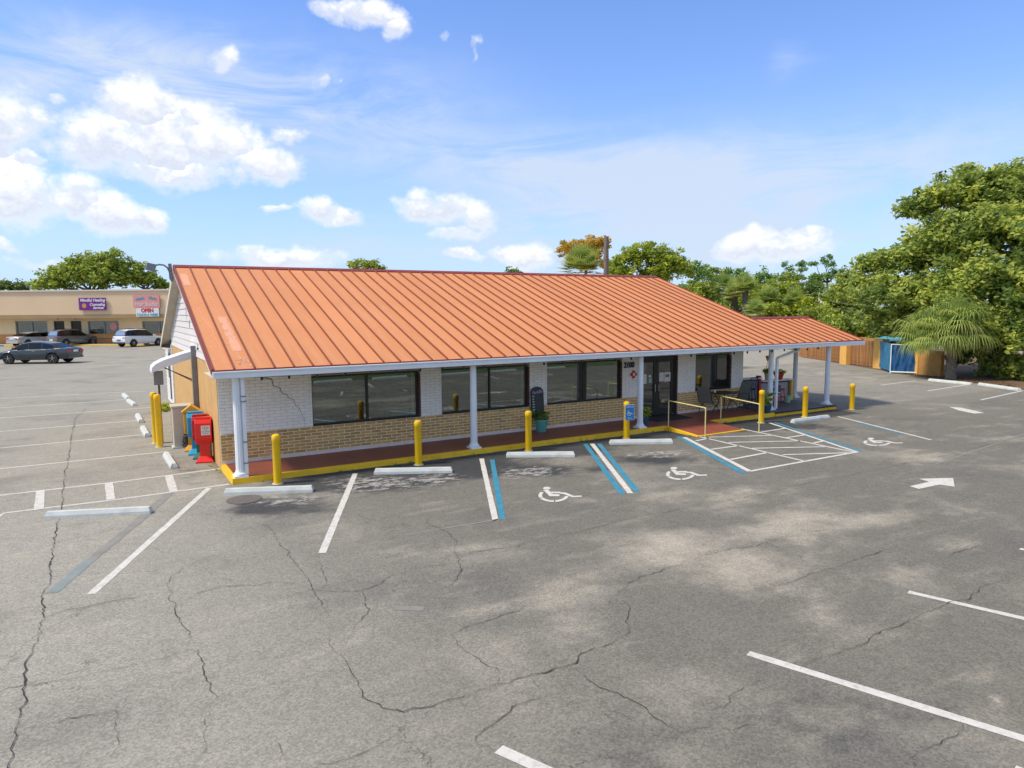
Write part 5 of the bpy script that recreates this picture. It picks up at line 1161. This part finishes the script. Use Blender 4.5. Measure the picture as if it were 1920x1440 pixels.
potted('small dark pot with a leafy plant right of the entrance column', (13.05,-1.15,ZS), M['navy'], .14, .24, LF_MID, .34)
potted('dark pot with a spiky green plant at the corner of the grey deck', (18.55,-1.62,.155), M['navy'], .15, .26, LF_MID, .45)
pz = .16+.89
t_ = potted('cream pot on the counter with a tall orange flower', (20.75,.20,pz), M['pot'], .15, .30, LF_YEL, .12, 16, .08)
mm = MB(); mm.tube([(-.05,0,.3),(-.10,0,.55),(-.02,0,.78)], .010, M['stem'], 5); mm.build('stem', t_); mm = MB(); mm.lathe((-.05,0,.78), [(.02,0),(.06,.10),(.09,.2),(.05,.22)], M['petal'], 9); mm.build('flower', t_)
potted('round red pot with a small plant on the end of the counter', (21.35,.15,pz), M['redp'], .20, .25, LF_YEL, .14, 8, .07)
t_ = thing('yard_sign', 'navy and red campaign style board sign leaning on the deck by the column', 'sign', (19.42,-1.15,.16), R(-18)); t_.rotation_euler = (R(-6), R(9), R(-18))
m_ = MB(); m_.box(-.24,.24,-.01,.01,.36,.92,M['navyp']); m_.box(-.24,.24,-.013,-.0105,.36,.46,M['redp']); m_.box(-.24,.24,-.013,-.0105,.62,.645,M['wpanel']); m_.box(-.24,.24,-.013,-.0105,.50,.52,M['wpanel']); m_.build('board', t_)
m_ = MB(); m_.tube([(-.15,.02,0),(-.15,.02,.5)], .006, M['grey'], 5); m_.tube([(.15,.02,0),(.15,.02,.5)], .006, M['grey'], 5); m_.build('stake', t_)
text_mesh('TELL', .15, M['wpanel'], t_, (-.06,-.014,.83), (R(90),0,0), 'lettering', .001); text_mesh('AARON', .12, M['wpanel'], t_, (.02,-.014,.71), (R(90),0,0), 'lettering', .001) if False else None
m_ = MB(); m_.lathe((0,0,0), [(.10,0),(.11,.08),(.07,.16),(.05,.22),(.06,.27),(.02,.32)], M['wpanel'], 12); tag(m_.build('garden_ornament', None, smooth=True, loc=(18.86,-1.45,.155)), 'small white garden ornament next to the spiky plant', 'ornament')
# chalkboard
t_ = thing('chalkboard', 'tall arched black chalkboard leaning between two windows with pink lettering', 'chalkboard', (9.46,-.12,.55)); t_.rotation_euler = (R(-4),0,0)
out_ = [(-.24,0),(.24,0),(.24,.78)]+[(.24*math.cos(a), .78+.20*math.sin(a)) for a in np.linspace(0, math.pi, 12)[1:-1]]+[(-.24,.78)]
m_ = MB(); m_.prism([(x_,0,z_) for x_, z_ in out_], (0,-.03,0), M['black']); m_.build('frame', t_)
m_ = MB(); m_.add([(x_*.88,-.033,.02+z_*.965) for x_, z_ in out_], [tuple(range(len(out_)))], M['board']); m_.build('slate', t_)
text_mesh('PerkBe', .155, M['lilac'], t_, (0,-.035,.80), (R(90),R(-6),0), 'lettering', .002, .85, shear=.2)
m_ = MB()
for k in range(7): m_.box(-.19,-.19+random.uniform(.05,.08),-.036,-.034,.66-k*.085,.69-k*.085,M['chalk'])
m_.build('chalk_marks', t_)

# ------------------------------------------------------------------ dumpster enclosure at the right
EN = thing('dumpster_enclosure', 'orange stucco enclosure with wooden slat gates at the edge of the lot', 'enclosure')
a0_, a1_, a2_, a3_, a4_ = G(1450,662), G(1580,682), G(1592,684), G(1642,690), G(1659,692)
def wallbox(a, b, h_, th, m, nm, par, z0=0):
    d = (b-a); d.z = 0; L_ = d.length; d.normalize(); s_ = Vector((-d.y,d.x,0)); mm = MB(); c_ = (a+b)/2; mm.obox((c_.x,c_.y,(z0+h_)/2), d*L_/2, s_*th/2, Vector((0,0,(h_-z0)/2)), m); return mm.build(nm, par)
wallbox(a1_, a2_, 1.86, .45, M['pillar'], 'pillar', EN); wallbox(a3_, a4_, 1.92, .45, M['pillar'], 'pillar', EN)
def gate(a, b, h_, par, pitch=.13):
    a, b = Vector(a), Vector(b); d = (b-a); L_ = d.length; d.normalize(); s_ = Vector((-d.y,d.x,0)); n = int(L_/pitch)
    G_ = bpy.data.objects.new('gate', None); COL.objects.link(G_); G_.parent = par
    sm = MB(); sm.obox((0,0,h_/2), d*.045, s_*.012, Vector((0,0,h_/2-.06)), M['wood']); s0 = sm.build('slat', G_)
    for k in range(n):
        o = s0 if k == 0 else s0.copy()
        if k: COL.objects.link(o)
        p = a+d*(k+.5)*L_/n; o.location = (p.x, p.y, random.uniform(-.015,.015))
    for zz in (.25, h_*.62, h_-.25):
        mm = MB(); c_ = (a+b)/2+s_*.04; mm.obox((c_.x,c_.y,zz), d*L_/2, s_*.02, Vector((0,0,.05)), M['wood']); mm.build('rail', G_)
d12 = (a1_-a0_).normalized()
gate(a2_, a3_, 1.80, EN)
gate(a1_-d12*2.3, a1_, 1.72, EN); gate(a1_-d12*4.7, a1_-d12*2.4, 1.70, EN); gate(a1_-d12*7.1, a1_-d12*4.8, 1.70, EN)
back = Vector((2.6,.9,0)); 
wallbox(a1_-d12*7.2+back*1.2, a3_+back*1.2, 1.75, .2, M['wallor'], 'rear_wall', EN)
# cage draped in a blue tarp
g0, g1, g2 = G(1661,694), G(1669,700), G(1717,702)
TP = thing('tarp_covered_cage', 'blue tarp stretched over a tall metal frame beside the orange pillar', 'tarp')
def drape(a, b, h_, m, nm, par, z0=.12):
    a, b = Vector(a), Vector(b); d = (b-a); L_ = d.length; d.normalize(); s_ = Vector((-d.y,d.x,0)); nx_, nz_ = 16, 10; vs = []; fs = []
    for j in range(nz_+1):
        for k in range(nx_+1):
            off_ = .05*math.sin(k*1.3+j*.5)*math.sin(j*.6+.4)+.03*math.sin(k*2.1-j*.9)
            p = a+d*L_*k/nx_+s_*off_; vs.append((p.x,p.y,z0+(h_-z0)*j/nz_))
    for j in range(nz_):
        for k in range(nx_): o_ = j*(nx_+1)+k; fs.append((o_,o_+1,o_+nx_+2,o_+nx_+1))
    vs2 = [(v[0]+.05*s_.x, v[1]+.05*s_.y, v[2]) for v in vs]; off0 = len(vs)
    mm = MB(); mm.add(vs+vs2, fs+[tuple(off0+i for i in reversed(f_)) for f_ in fs], m); return mm.build(nm, par, smooth=True)
drape(g1, g2, 1.70, M['tarp'], 'tarp_sheet', TP); drape(g0+Vector((.4,.7,0)), g1, 1.78, mat('mid_blue_tarp', (.015,.16,.30), .45, .2, 3, .5, 6), 'tarp_sheet', TP)
for q_ in (g1, g2, g1+back*.6, g2+back*.6):
    mm = MB(); mm.tube([(q_.x,q_.y,0),(q_.x,q_.y,1.74)], .035, M['gutter'], 8); mm.build('post', TP)
mm = MB(); mm.tube([tuple(g1+Vector((0,0,1.74))), tuple(g2+Vector((0,0,1.70)))], .03, M['gutter'], 6); mm.tube([tuple(g1+Vector((-.05,-.05,.10))), tuple(g2+Vector((-.05,-.05,.10)))], .045, M['gutter'], 6); mm.build('rail', TP)
mm = MB(); u1 = PD(1638,636,55.5); u2 = PD(1660,630,57); u3 = PD(1692,633,56); u4 = PD(1690,639,53.5); u5 = PD(1650,640,53.5)
mm.add([u1,u2,u3,u4,u5], [(0,1,2,3,4)], M['tarp2']); mm.add([u+Vector((0,0,-.08)) for u in (u1,u2,u3,u4,u5)], [(4,3,2,1,0)], M['tarp2'])
mm.obox((u1+u3)/2+Vector((0,0,-1.0)), (.8,-.75,0), (.45,.45,0), (0,0,.8), M['green']); tag(mm.build('dumpster'), 'green dumpster with a turquoise cover behind the slat gate', 'dumpster')
lw = thing('boundary_wall', 'low ochre stucco wall behind the shaggy palm', 'wall'); e0, e1, e2 = G(1721,702), G(1766,707), G(1722,700)
wallbox(e0, e1, 1.45, .22, M['wallor'], 'wall_panel', lw); wallbox(e0-Vector((.05,.12,0)), e0+Vector((.05,.14,0)), 1.5, .3, M['pillar'], 'pillar', lw)
# far low building and roofs between the trees
fb = MB(); q_ = GD(1345, 110); fb.obox((q_.x,q_.y,1.9), Vector(_rt*7), Vector((_fw[0],_fw[1],0))*4, (0,0,1.9), M['mbase']); fb.obox((q_.x,q_.y,3.95), Vector(_rt*7.3), Vector((_fw[0],_fw[1],0))*4.3, (0,0,.12), M['mcap'])
tag(fb.build('distant_house'), 'far low house with a pale flat roof edge behind the palms', 'house')
fb = MB(); q_ = GD(1490, 120); fb.obox((q_.x,q_.y,2.4), Vector(_rt*9), Vector((_fw[0],_fw[1],0))*4, (0,0,2.4), M['mlow']); fb.prism([(q_.x+_rt[0]*s_+_fw[0]*f_, q_.y+_rt[1]*s_+_fw[1]*f_, z_) for s_, f_, z_ in ((-9.5,-5,4.7),(-9.5,0,6.2),(-9.5,5,4.7))], Vector(_rt*19), M['mcap'])
tag(fb.build('distant_house'), 'far house with a pale gabled roof seen between shrubs', 'house')
# power lines on the right
pl = MB()
for dz in (0, .9):
    A_, B_ = PD(1560,578-dz*14,70), PD(1990,556-dz*14+6,52)
    pts = [A_.lerp(B_, k/14)+Vector((0,0,-.8*math.sin(math.pi*k/14))) for k in range(15)]; pl.tube(pts, .02, M['grey'], 4)
tag(pl.build('power_lines'), 'two thin overhead cables crossing in front of the oak', 'cables')

# ------------------------------------------------------------------ shops at the far left
K0, K1 = G(-60,648), G(330,645.5); kd = (K1-K0); kd.z = 0; kd.normalize(); kn = Vector((kd.y,-kd.x,0))
if kn.dot(Vector((_fw[0],_fw[1],0))) > 0: kn = -kn
def shopX(px):
    d = ray_dir(px, 600); # meet the vertical facade plane
    P0 = K0; t_ = ((P0-Vector(CAM)).dot(kn)-0)/(Vector(d).dot(kn)); q_ = Vector(CAM)+Vector(d)*t_; return (q_-K0).dot(kd)
SMl = thing('shop_row', 'long beige flat roofed row of shops across the lot at the far left', 'building', (K0.x, K0.y, 0), math.atan2(kd.y, kd.x))
def shopZ(px, py):
    d = Vector(ray_dir(px, py)); t_ = (K0-Vector(CAM)).dot(kn)/d.dot(kn); return (Vector(CAM)+d*t_).z
Lf = shopX(330); L0 = shopX(-60)
z_top, z_bb, z_s, z_w1, z_w0, z_base = shopZ(150,547), shopZ(150,591), shopZ(150,596), shopZ(60,602), shopZ(60,629), shopZ(60,626)
XE = Lf+14
def sb(nm, x0, x1, y0, y1, z0, z1, m, par=SMl):
    mm = MB(); mm.box(x0,x1,y0,y1,z0,z1,m); return mm.build(nm, par)
# local frame: +x along the facade, -y towards the viewer
SX = lambda px: shopX(px)
wins = [(28,88,shopZ(60,602),shopZ(60,629),[58]),(164,222,shopZ(190,602),shopZ(190,627.5),[194]),(266,330,shopZ(290,602),shopZ(290,627),[297])]
doors = [(100,120),(132,152)]
cuts = sorted([(SX(a), SX(b), z0_, z1_) for a, b, z1_, z0_, _ in wins]+[(SX(a), SX(b), .15, shopZ(110,602)) for a, b in doors])
mm = MB(); x = L0-30
for (a, b, z0_, z1_) in cuts:
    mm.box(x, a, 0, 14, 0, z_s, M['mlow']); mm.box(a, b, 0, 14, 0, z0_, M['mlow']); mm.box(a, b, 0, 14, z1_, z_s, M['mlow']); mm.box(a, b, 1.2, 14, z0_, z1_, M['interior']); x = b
mm.box(x, XE, 0, 14, 0, z_s, M['mlow']); mm.build('wall', SMl)
sb('fascia_wall', L0-30, XE, -1.6, 14, z_s, z_top, M['mbeige']); sb('fascia_band', L0-30, XE, -1.66, -1.61, z_s-.05, z_s+.42, M['mband']); sb('parapet_cap', L0-30, XE, -1.75, 14.1, z_top, z_top+.18, M['mcap'])
segs = [L0-30, SX(28), SX(88), SX(100), SX(120), SX(132), SX(152), XE]
for k in (0, 2, 4, 6): sb('base_course', segs[k]+.02, segs[k+1]-.02, -.08, -.01, .15, shopZ(20,627), M['mbase'])
sb('sidewalk', L0-30, XE, -2.6, -.0, 0, .15, M['concrete']); sb('kerb_edge', L0-30, XE, -2.75, -2.61, 0, .16, M['yellow']); sb('kerb_edge', SX(20), SX(34), -2.80, -2.755, 0, .17, M['lineB'])
for (a, b, z1_, z0_, ml) in wins:
    mm = MB(); xa, xb = SX(a), SX(b); mm.box(xa,xa+.12,.1,.3,z0_,z1_,M['grey']); mm.box(xb-.12,xb,.1,.3,z0_,z1_,M['grey']); mm.box(xa+.12,xb-.12,.1,.3,z1_-.12,z1_,M['grey']); mm.box(xa+.12,xb-.12,.1,.3,z0_,z0_+.12,M['grey'])
    mid = [SX(q_) for q_ in ml]
    for q_ in mid: mm.box(q_-.07,q_+.07,.1,.3,z0_+.12,z1_-.12,M['grey'])
    W_ = mm.build('window', SMl); ed = [xa+.12]+[v for q_ in mid for v in (q_-.07,q_+.07)]+[xb-.12]
    for k in range(0, len(ed), 2):
        mm = MB(); mm.box(ed[k],ed[k+1],.18,.22,z0_+.12,z1_-.12,GLM); mm.build('pane', W_)
    if a < 60: mm = MB(); mm.box(xa+.2,xb-.2,.5,.55,z0_,z1_,mat('pale_curtain',(.22,.38,.34),.8,.1,1)); mm.build('curtain', W_)
    if 100 < a < 200: mm = MB(); mm.prism([(SX(211)+.5*math.cos(t__),.12,shopZ(211,612)+.5*math.sin(t__)) for t__ in np.linspace(0,2*math.pi,15)[:-1]], (0,.03,0), M['pink']); mm.build('window_sticker', W_)
for (a, b) in doors:
    mm = MB(); xa, xb = SX(a), SX(b); zt_ = shopZ(110,602); mm.box(xa,xa+.16,.1,.25,.15,zt_,M['black']); mm.box(xb-.16,xb,.1,.25,.15,zt_,M['black']); mm.box(xa+.16,xb-.16,.1,.25,zt_-.2,zt_,M['black']); mm.box(xa+.16,xb-.16,.1,.25,.15,.5,M['black']); D_ = mm.build('door', SMl)
    mm = MB(); mm.box(xa+.16,xb-.16,.15,.19,.5,zt_-.2,GLD); mm.build('pane', D_); mm = MB(); mm.lathe(((xa+xb)/2,-.12,zt_+.25), [(.12,0),(.16,.2),(.05,.3)], M['black'], 8); mm.build('door_lamp', D_)
def onshop(o, px, py, y_=-1.67):
    o.location = K0+kd*shopX(px)-Vector((-kn.x,-kn.y,0))*0; p = K0+kd*SXf(px, 1.67)+kn*1.70; o.location = (p.x, p.y, 0); return p
def SXf(px, fwd):
    d = Vector(ray_dir(px, 600)); P0 = K0+kn*fwd; t_ = (P0-Vector(CAM)).dot(kn)/d.dot(kn); q_ = Vector(CAM)+d*t_; return (q_-K0).dot(kd)
def SZf(px, py, fwd):
    d = Vector(ray_dir(px, py)); P0 = K0+kn*fwd; t_ = (P0-Vector(CAM)).dot(kn)/d.dot(kn); return (Vector(CAM)+d*t_).z
def signthing(nm, lab, x0, x1, y0, y1):
    f_ = 1.78; p = K0+kd*SXf((x0+x1)/2, f_)+kn*f_; zc = SZf((x0+x1)/2, (y0+y1)/2, f_); w_ = SXf(x1, f_)-SXf(x0, f_); h_ = SZf(x0,y0,f_)-SZf(x0,y1,f_)
    return thing(nm, lab, 'sign', (p.x, p.y, zc), math.atan2(kd.y, kd.x)), w_, h_
s1, w1, h1 = signthing('shop_sign', 'purple sign with white script lettering and a gold sun on the shop fascia', 150.5, 200.5, 558.5, 581.5)
mm = MB(); mm.box(-w1/2,w1/2,-.06,.06,-h1/2,h1/2,M['purple']); mm.build('panel', s1)
text_mesh('Mindful Healing', h1*.34, M['wpanel'], s1, (w1*.02,-.075,h1*.30), (R(90),0,0), 'lettering', .01, .98, shear=.25, bold=.012); text_mesh('Counseling', h1*.30, M['wpanel'], s1, (w1*.19,-.075,-h1*.05), (R(90),0,0), 'lettering', .01, .95, shear=.25, bold=.012); text_mesh('Services', h1*.28, M['wpanel'], s1, (w1*.22,-.075,-h1*.32), (R(90),0,0), 'lettering', .01, .95, shear=.25, bold=.012)
mm = MB(); n = 24; mm.prism([(-w1*.30+(h1*.24 if k % 2 else h1*.14)*math.cos(2*math.pi*k/n), -.065, -h1*.14+(h1*.24 if k % 2 else h1*.14)*math.sin(2*math.pi*k/n)) for k in range(n)], (0,-.012,0), M['gold']); mm.build('sun_emblem', s1)
s2, w2, h2 = signthing('shop_sign', 'pink hair studio sign on the shop fascia', 252.5, 301.5, 553, 577)
mm = MB(); mm.box(-w2/2,w2/2,-.06,.06,-h2/2,h2/2,M['pink']); mm.build('panel', s2)
text_mesh('Atlantic', h2*.27, M['tealp'], s2, (-w2*.24,-.075,h2*.22), (R(90),R(-10),0), 'lettering', .01, .85, bold=.02); text_mesh('Waves', h2*.27, M['tealp'], s2, (w2*.24,-.075,h2*.24), (R(90),R(8),0), 'lettering', .01, .85, bold=.02); text_mesh('Hair Studio', h2*.42, M['wpanel'], s2, (0,-.075,-h2*.22), (R(90),0,0), 'lettering', .01, .92)
s3, w3, h3 = signthing('shop_sign', 'white OPEN 7 DAYS A WEEK banner hanging below the pink sign', 256.5, 299, 577.5, 593.5)
mm = MB(); mm.box(-w3/2,w3/2,-.05,.05,-h3/2,h3/2,M['wpanel']); mm.build('panel', s3)
text_mesh('OPEN', h3*.60, M['redp'], s3, (0,-.065,h3*.20), (R(90),0,0), 'lettering', .01, .95, bold=.03); text_mesh('7 DAYS A WEEK', h3*.36, M['tealp'], s3, (0,-.065,-h3*.30), (R(90),0,0), 'lettering', .01, .98, bold=.015)
p = K0+kd*SXf(198, 1.2)+kn*1.2
t_ = thing('bench', 'dark wooden bench on the shop sidewalk between the grey and white cars', 'bench', (p.x,p.y,.15), math.atan2(kd.y,kd.x)); bs_ = 1.3
mm = MB(); mm.box(-2,2,-.25,.25,.62,.72,M['bronze']); mm.build('seat', t_)
for s in (-1.6, 1.6): mm = MB(); mm.box(s-.12,s+.12,-.22,.22,0,.619,M['bronze']); mm.build('leg', t_)

# ------------------------------------------------------------------ cars
def car(lab, name, cat, loc, rz, sc, paint, kind, plate='wpanel', grp=None):
    """nose towards +x"""
    t_ = thing(name, lab, cat, loc, rz, grp); t_.scale = (sc,)*3
    if kind == 'suv':
        L_, Wd = 4.75, 1.90; st = [(-2.36,.50,.98,0),(-2.30,.34,1.08,.0),(-1.9,.30,1.12,0),(-.9,.28,1.10,0),(.3,.28,1.06,0),(1.0,.28,1.04,0),(1.25,.30,1.03,0),(2.0,.32,.95,0),(2.28,.36,.80,0),(2.36,.45,.62,0)]
        roof = [(-2.22,1.10),(-2.02,1.62),(-1.7,1.72),(-.6,1.76),(.25,1.70),(1.15,1.04)]; wx = (-1.42, 1.42); wr = .365
        glas = [(-2.10,1.16,-1.88,1.58),(-1.0,1.14,-.15,1.60)]
    else:
        L_, Wd = 4.85, 1.84; st = [(-2.42,.55,.92,0),(-2.35,.36,1.00,0),(-1.9,.28,1.03,0),(-1.2,.26,.98,0),(0,.25,.95,0),(.9,.25,.93,0),(1.3,.27,.90,0),(2.0,.30,.78,0),(2.32,.36,.64,0),(2.42,.44,.52,0)]
        roof = [(-2.0,1.02),(-1.25,1.32),(-.6,1.43),(.1,1.43),(.6,1.34),(1.35,.90)]; wx = (-1.42, 1.40); wr = .34
    hw = Wd/2; mb = MB(); ring = 10
    def body_ring(x, zb, zt):
        k_ = 1-.10*max(0, abs(x)-1.7)**2
        w_ = hw*k_; zm = (zb+zt)/2+.05
        return [(x,0,zb),(x,-w_*.86,zb),(x,-w_*.97,zb+.12),(x,-w_,zm),(x,-w_*.955,zt-.06),(x,-w_*.84,zt),(x,0,zt+.02),(x,w_*.84,zt),(x,w_*.955,zt-.06),(x,w_,zm),(x,w_*.97,zb+.12),(x,w_*.86,zb)]
    # densify
    xs = sorted(set(list(np.linspace(st[0][0], st[-1][0], 31))+[s[0] for s in st])); zb_ = np.interp(xs, [s[0] for s in st], [s[1] for s in st]); zt_ = np.interp(xs, [s[0] for s in st], [s[2] for s in st])
    rings = []
    for x, a, b in zip(xs, zb_, zt_):
        arch = 0
        for wxx in wx:
            dx_ = abs(x-wxx)
            if dx_ < wr*1.18: arch = max(arch, math.sqrt((wr*1.18)**2-dx_*dx_)+wr-a)
        r_ = body_ring(x, a, b)
        if arch > 0:
            zA = min(a+arch, b-.14); r_[1] = (x, r_[1][1], zA); r_[2] = (x, r_[2][1], zA+.01); r_[3] = (x, r_[3][1], max(r_[3][2], zA+.03)); r_[9] = (x, r_[9][1], max(r_[9][2], zA+.03)); r_[10] = (x, r_[10][1], zA+.01); r_[11] = (x, r_[11][1], zA)
        rings.append(r_)
    n = 12; vs = [p for r_ in rings for p in r_]; fs = []
    for k in range(len(rings)-1):
        for j in range(n): fs.append((k*n+j, k*n+(j+1)%n, (k+1)*n+(j+1)%n, (k+1)*n+j))
    fs += [tuple(range(n)), tuple((len(rings)-1)*n+j for j in reversed(range(n)))]
    mb.add(vs, fs, paint); mb.build('body', t_, smooth=True)
    # cabin
    mb = MB(); gx_ = [r_[0] for r_ in roof]; bz = np.interp(gx_, [s[0] for s in st], [s[2] for s in st]); rg = []
    for (x, z_), b in zip(roof, bz):
        f_ = min(1, max(0, (z_-b)/.6)); wt = hw*(.84-.17*f_); rg.append([(x,-hw*.84,b-.02),(x,-wt,z_-.05*f_),(x,-wt*.80,z_),(x,0,z_+.02*f_),(x,wt*.80,z_),(x,wt,z_-.05*f_),(x,hw*.84,b-.02)])
    n = 7; vs = [p for r_ in rg for p in r_]
    fg = []; fp = []
    for k in range(len(rg)-1):
        for j in range(6):
            f_ = (k*n+j, k*n+j+1, (k+1)*n+j+1, (k+1)*n+j)
            side_ = j in (0, 5); end_ = (k == 0 or k == len(rg)-2)
            (fg if (side_ or end_) else fp).append(f_)
    mb.add(vs, fp, paint); mb.build('roof', t_, smooth=True)
    mb = MB(); mb.add(vs, fg, M['black']); mb.build('cabin', t_)
    # side glass panels and pillars
    for s in (-1, 1):
        for (a, b) in ([(-1.9,-1.05),(-.98,-.05),(.02,.82)] if kind == 'suv' else [(-1.45,-.75),(-.68,.12),(.18,.88)]):
            def pt(x, f_):
                b_ = np.interp(x, [q_[0] for q_ in st], [q_[2] for q_ in st])+.01; tz = np.interp(x, [q_[0] for q_ in roof], [q_[1] for q_ in roof])-.07
                z_ = b_+(tz-b_)*f_; full = (tz-b_)/.6; wt = hw*(.84-.17*min(1, full+.1)*f_); return (x, s*(wt+.006), z_)
            mm = MB(); N_ = 5; xs2 = np.linspace(a, b, N_); vv = [pt(x, .06) for x in xs2]+[pt(x, .95) for x in xs2]
            mm.add(vv, [(k, k+1, N_+k+1, N_+k) for k in range(N_-1)], GLD); mm.build('side_window', t_)
    # rear glass
    (xa, za), (xb, zb2) = roof[0], roof[1]; mm = MB(); fz = .12
    p0 = Vector((xa,0,za)).lerp(Vector((xb,0,zb2)), .10); p1_ = Vector((xa,0,za)).lerp(Vector((xb,0,zb2)), .92); nn = Vector((-(zb2-za),0,xb-xa)).normalized()*.012
    mm.add([p0+Vector((0,-hw*.74,0))+nn, p0+Vector((0,hw*.74,0))+nn, p1_+Vector((0,hw*.60,0))+nn, p1_+Vector((0,-hw*.60,0))+nn], [(0,1,2,3)], GLD); mm.build('rear_window', t_)
    for wxx in wx:
        for s in (-1, 1):
            mm = MB(); yy_ = s*(hw-.12)
            prof = [(wr*.62,-.10),(wr*.98,-.10),(wr,-.06),(wr,.06),(wr*.98,.10),(wr*.62,.10)]; n = 24
            b0_ = 0; vs = []
            for (r_, o_) in prof:
                for j in range(n): a = 2*math.pi*j/n; vs.append((wxx+r_*math.cos(a), yy_+o_*s, wr+r_*math.sin(a)))
            fs = [(k*n+j, k*n+(j+1)%n, (k+1)*n+(j+1)%n, (k+1)*n+j) for k in range(5) for j in range(n)]
            mm.add(vs, fs, M['rubber']); W_ = mm.build('wheel', t_, smooth=True)
            mm = MB(); vs = [(wxx, yy_+.06*s, wr)]+[(wxx+wr*.62*math.cos(2*math.pi*j/20), yy_+.07*s, wr+wr*.62*math.sin(2*math.pi*j/20)) for j in range(20)]
            mm.add(vs, [(0, 1+j, 1+(j+1)%20) for j in range(20)], M['black'])
            for j in range(5):
                a = 2*math.pi*j/5+.3; mm.bar((wxx, yy_+.085*s, wr), (wxx+wr*.60*math.cos(a), yy_+.085*s, wr+wr*.60*math.sin(a)), .05, .02, M['chrome'])
            mm.build('rim', W_)
    xr = st[0][0]
    for s in (-1, 1):
        mm = MB(); zt2 = st[1][2]-.10
        if kind == 'suv': mm.box(xr-.0,xr+.25,s*hw*.58 if s>0 else s*hw*.94,s*hw*.94 if s>0 else s*hw*.58,zt2-.12,zt2+.0,M['redp'])
        else: mm.box(xr-.03,xr+.35,s*hw*.52 if s>0 else s*hw*.93,s*hw*.93 if s>0 else s*hw*.52,zt2-.16,zt2-.04,M['redp'])
        mm.build('tail_light', t_)
        mm = MB(); mm.box(st[-1][0]-.32,st[-1][0]-.10,s*hw*.55 if s>0 else s*hw*.86,s*hw*.86 if s>0 else s*hw*.55,st[-2][2]-.08,st[-2][2]+.02,M['wpanel']); mm.build('headlight', t_)
        mm = MB(); mm.box(.78,.98,s*(hw+.0) if s>0 else s*(hw+.16),s*(hw+.16) if s>0 else s*(hw+.0),st[4][2]+.0,st[4][2]+.14,paint); mm.build('mirror', t_)
        for xd in (-.35, .55): 
            mm = MB(); mm.box(xd,xd+.16,s*hw-.015,s*hw+.012,.80,.825,M['chrome'] if kind=='sedan' else paint); mm.build('door_handle', t_)
    mm = MB(); mm.box(xr-.03,xr+.0,-.26,.26,.62 if kind=='suv' else .74,.76 if kind=='suv' else .88,M[plate]); mm.build('licence_plate', t_)
    mm = MB(); mm.box(xr-.04,xr+.25,-hw*.86,hw*.86,.34,.50,M['rubber'] if kind=='suv' else paint); mm.build('bumper', t_)
    if kind == 'suv':
        for s in (-1, 1): mm = MB(); mm.tube([(-1.7,s*.62,1.77),(-.6,s*.63,1.81),(.2,s*.62,1.76)], .02, M['black'], 5); mm.build('roof_rail', t_)
    return t_
def paint(nm, col, metal=.3): return mat(nm, col, .28, .03, 2, metal=metal, coat=.8)
P_NAVY = paint('dark_blue_grey_paint', (.030,.045,.055)); P_SIL = paint('silver_paint', (.48,.50,.50)); P_GREY = paint('warm_grey_paint', (.13,.125,.12)); P_WHT = paint('white_car_paint', (.72,.73,.74), 0)
fa, fb_ = G(22,683), G(97,682)
dirn = (fa-fb_); wb_ = dirn.length; dirn.normalize(); nsv = Vector((-dirn.y, dirn.x, 0))
if nsv.dot(Vector((_fw[0],_fw[1],0))) < 0: nsv = -nsv
scs = 1.22
cc = (fa+fb_)/2+nsv*(.80*scs)
car('dark blue grey sedan parked alone in the open lot at the left', 'sedan', 'car', (cc.x,cc.y,0), math.atan2(dirn.y,dirn.x)-.04, scs, P_NAVY, 'sedan', grp='cars in the shop parking lot')
vr = Vector((_fw[0],_fw[1],0)).normalized(); rr_ = Vector((_rt[0],_rt[1],0)).normalized()
def carat(px, py, heading, *a, **k):
    q_ = G(px, py); hd = (vr*math.cos(heading)+rr_*math.sin(heading)); return car(a[0], a[1], a[2], (q_.x,q_.y,0), math.atan2(hd.y,hd.x), *a[3:], **k)
carat(66, 648, R(17), 'silver sedan half hidden behind the grey suv by the shops', 'sedan', 'car', 1.2, P_SIL, 'sedan', grp='cars in the shop parking lot')
carat(139, 648, R(24), 'grey suv parked facing the shops between silver sedan and bench', 'suv', 'car', 1.16, P_GREY, 'suv', grp='cars in the shop parking lot')
carat(263, 649, R(23), 'white suv parked facing the shops beside the restaurant gable', 'suv', 'car', 1.18, P_WHT, 'suv', 'green', grp='cars in the shop parking lot')
for (px, ds, lab) in ((1532,72,'pale car half hidden between shrubs beyond the deck roof'),(1505,76,'small white car glimpsed behind the palms')):
    q_ = GD(px, ds); car(lab, 'sedan', 'car', (q_.x,q_.y,.0), R(-25), 1.1, P_SIL if px > 1510 else P_WHT, 'sedan')
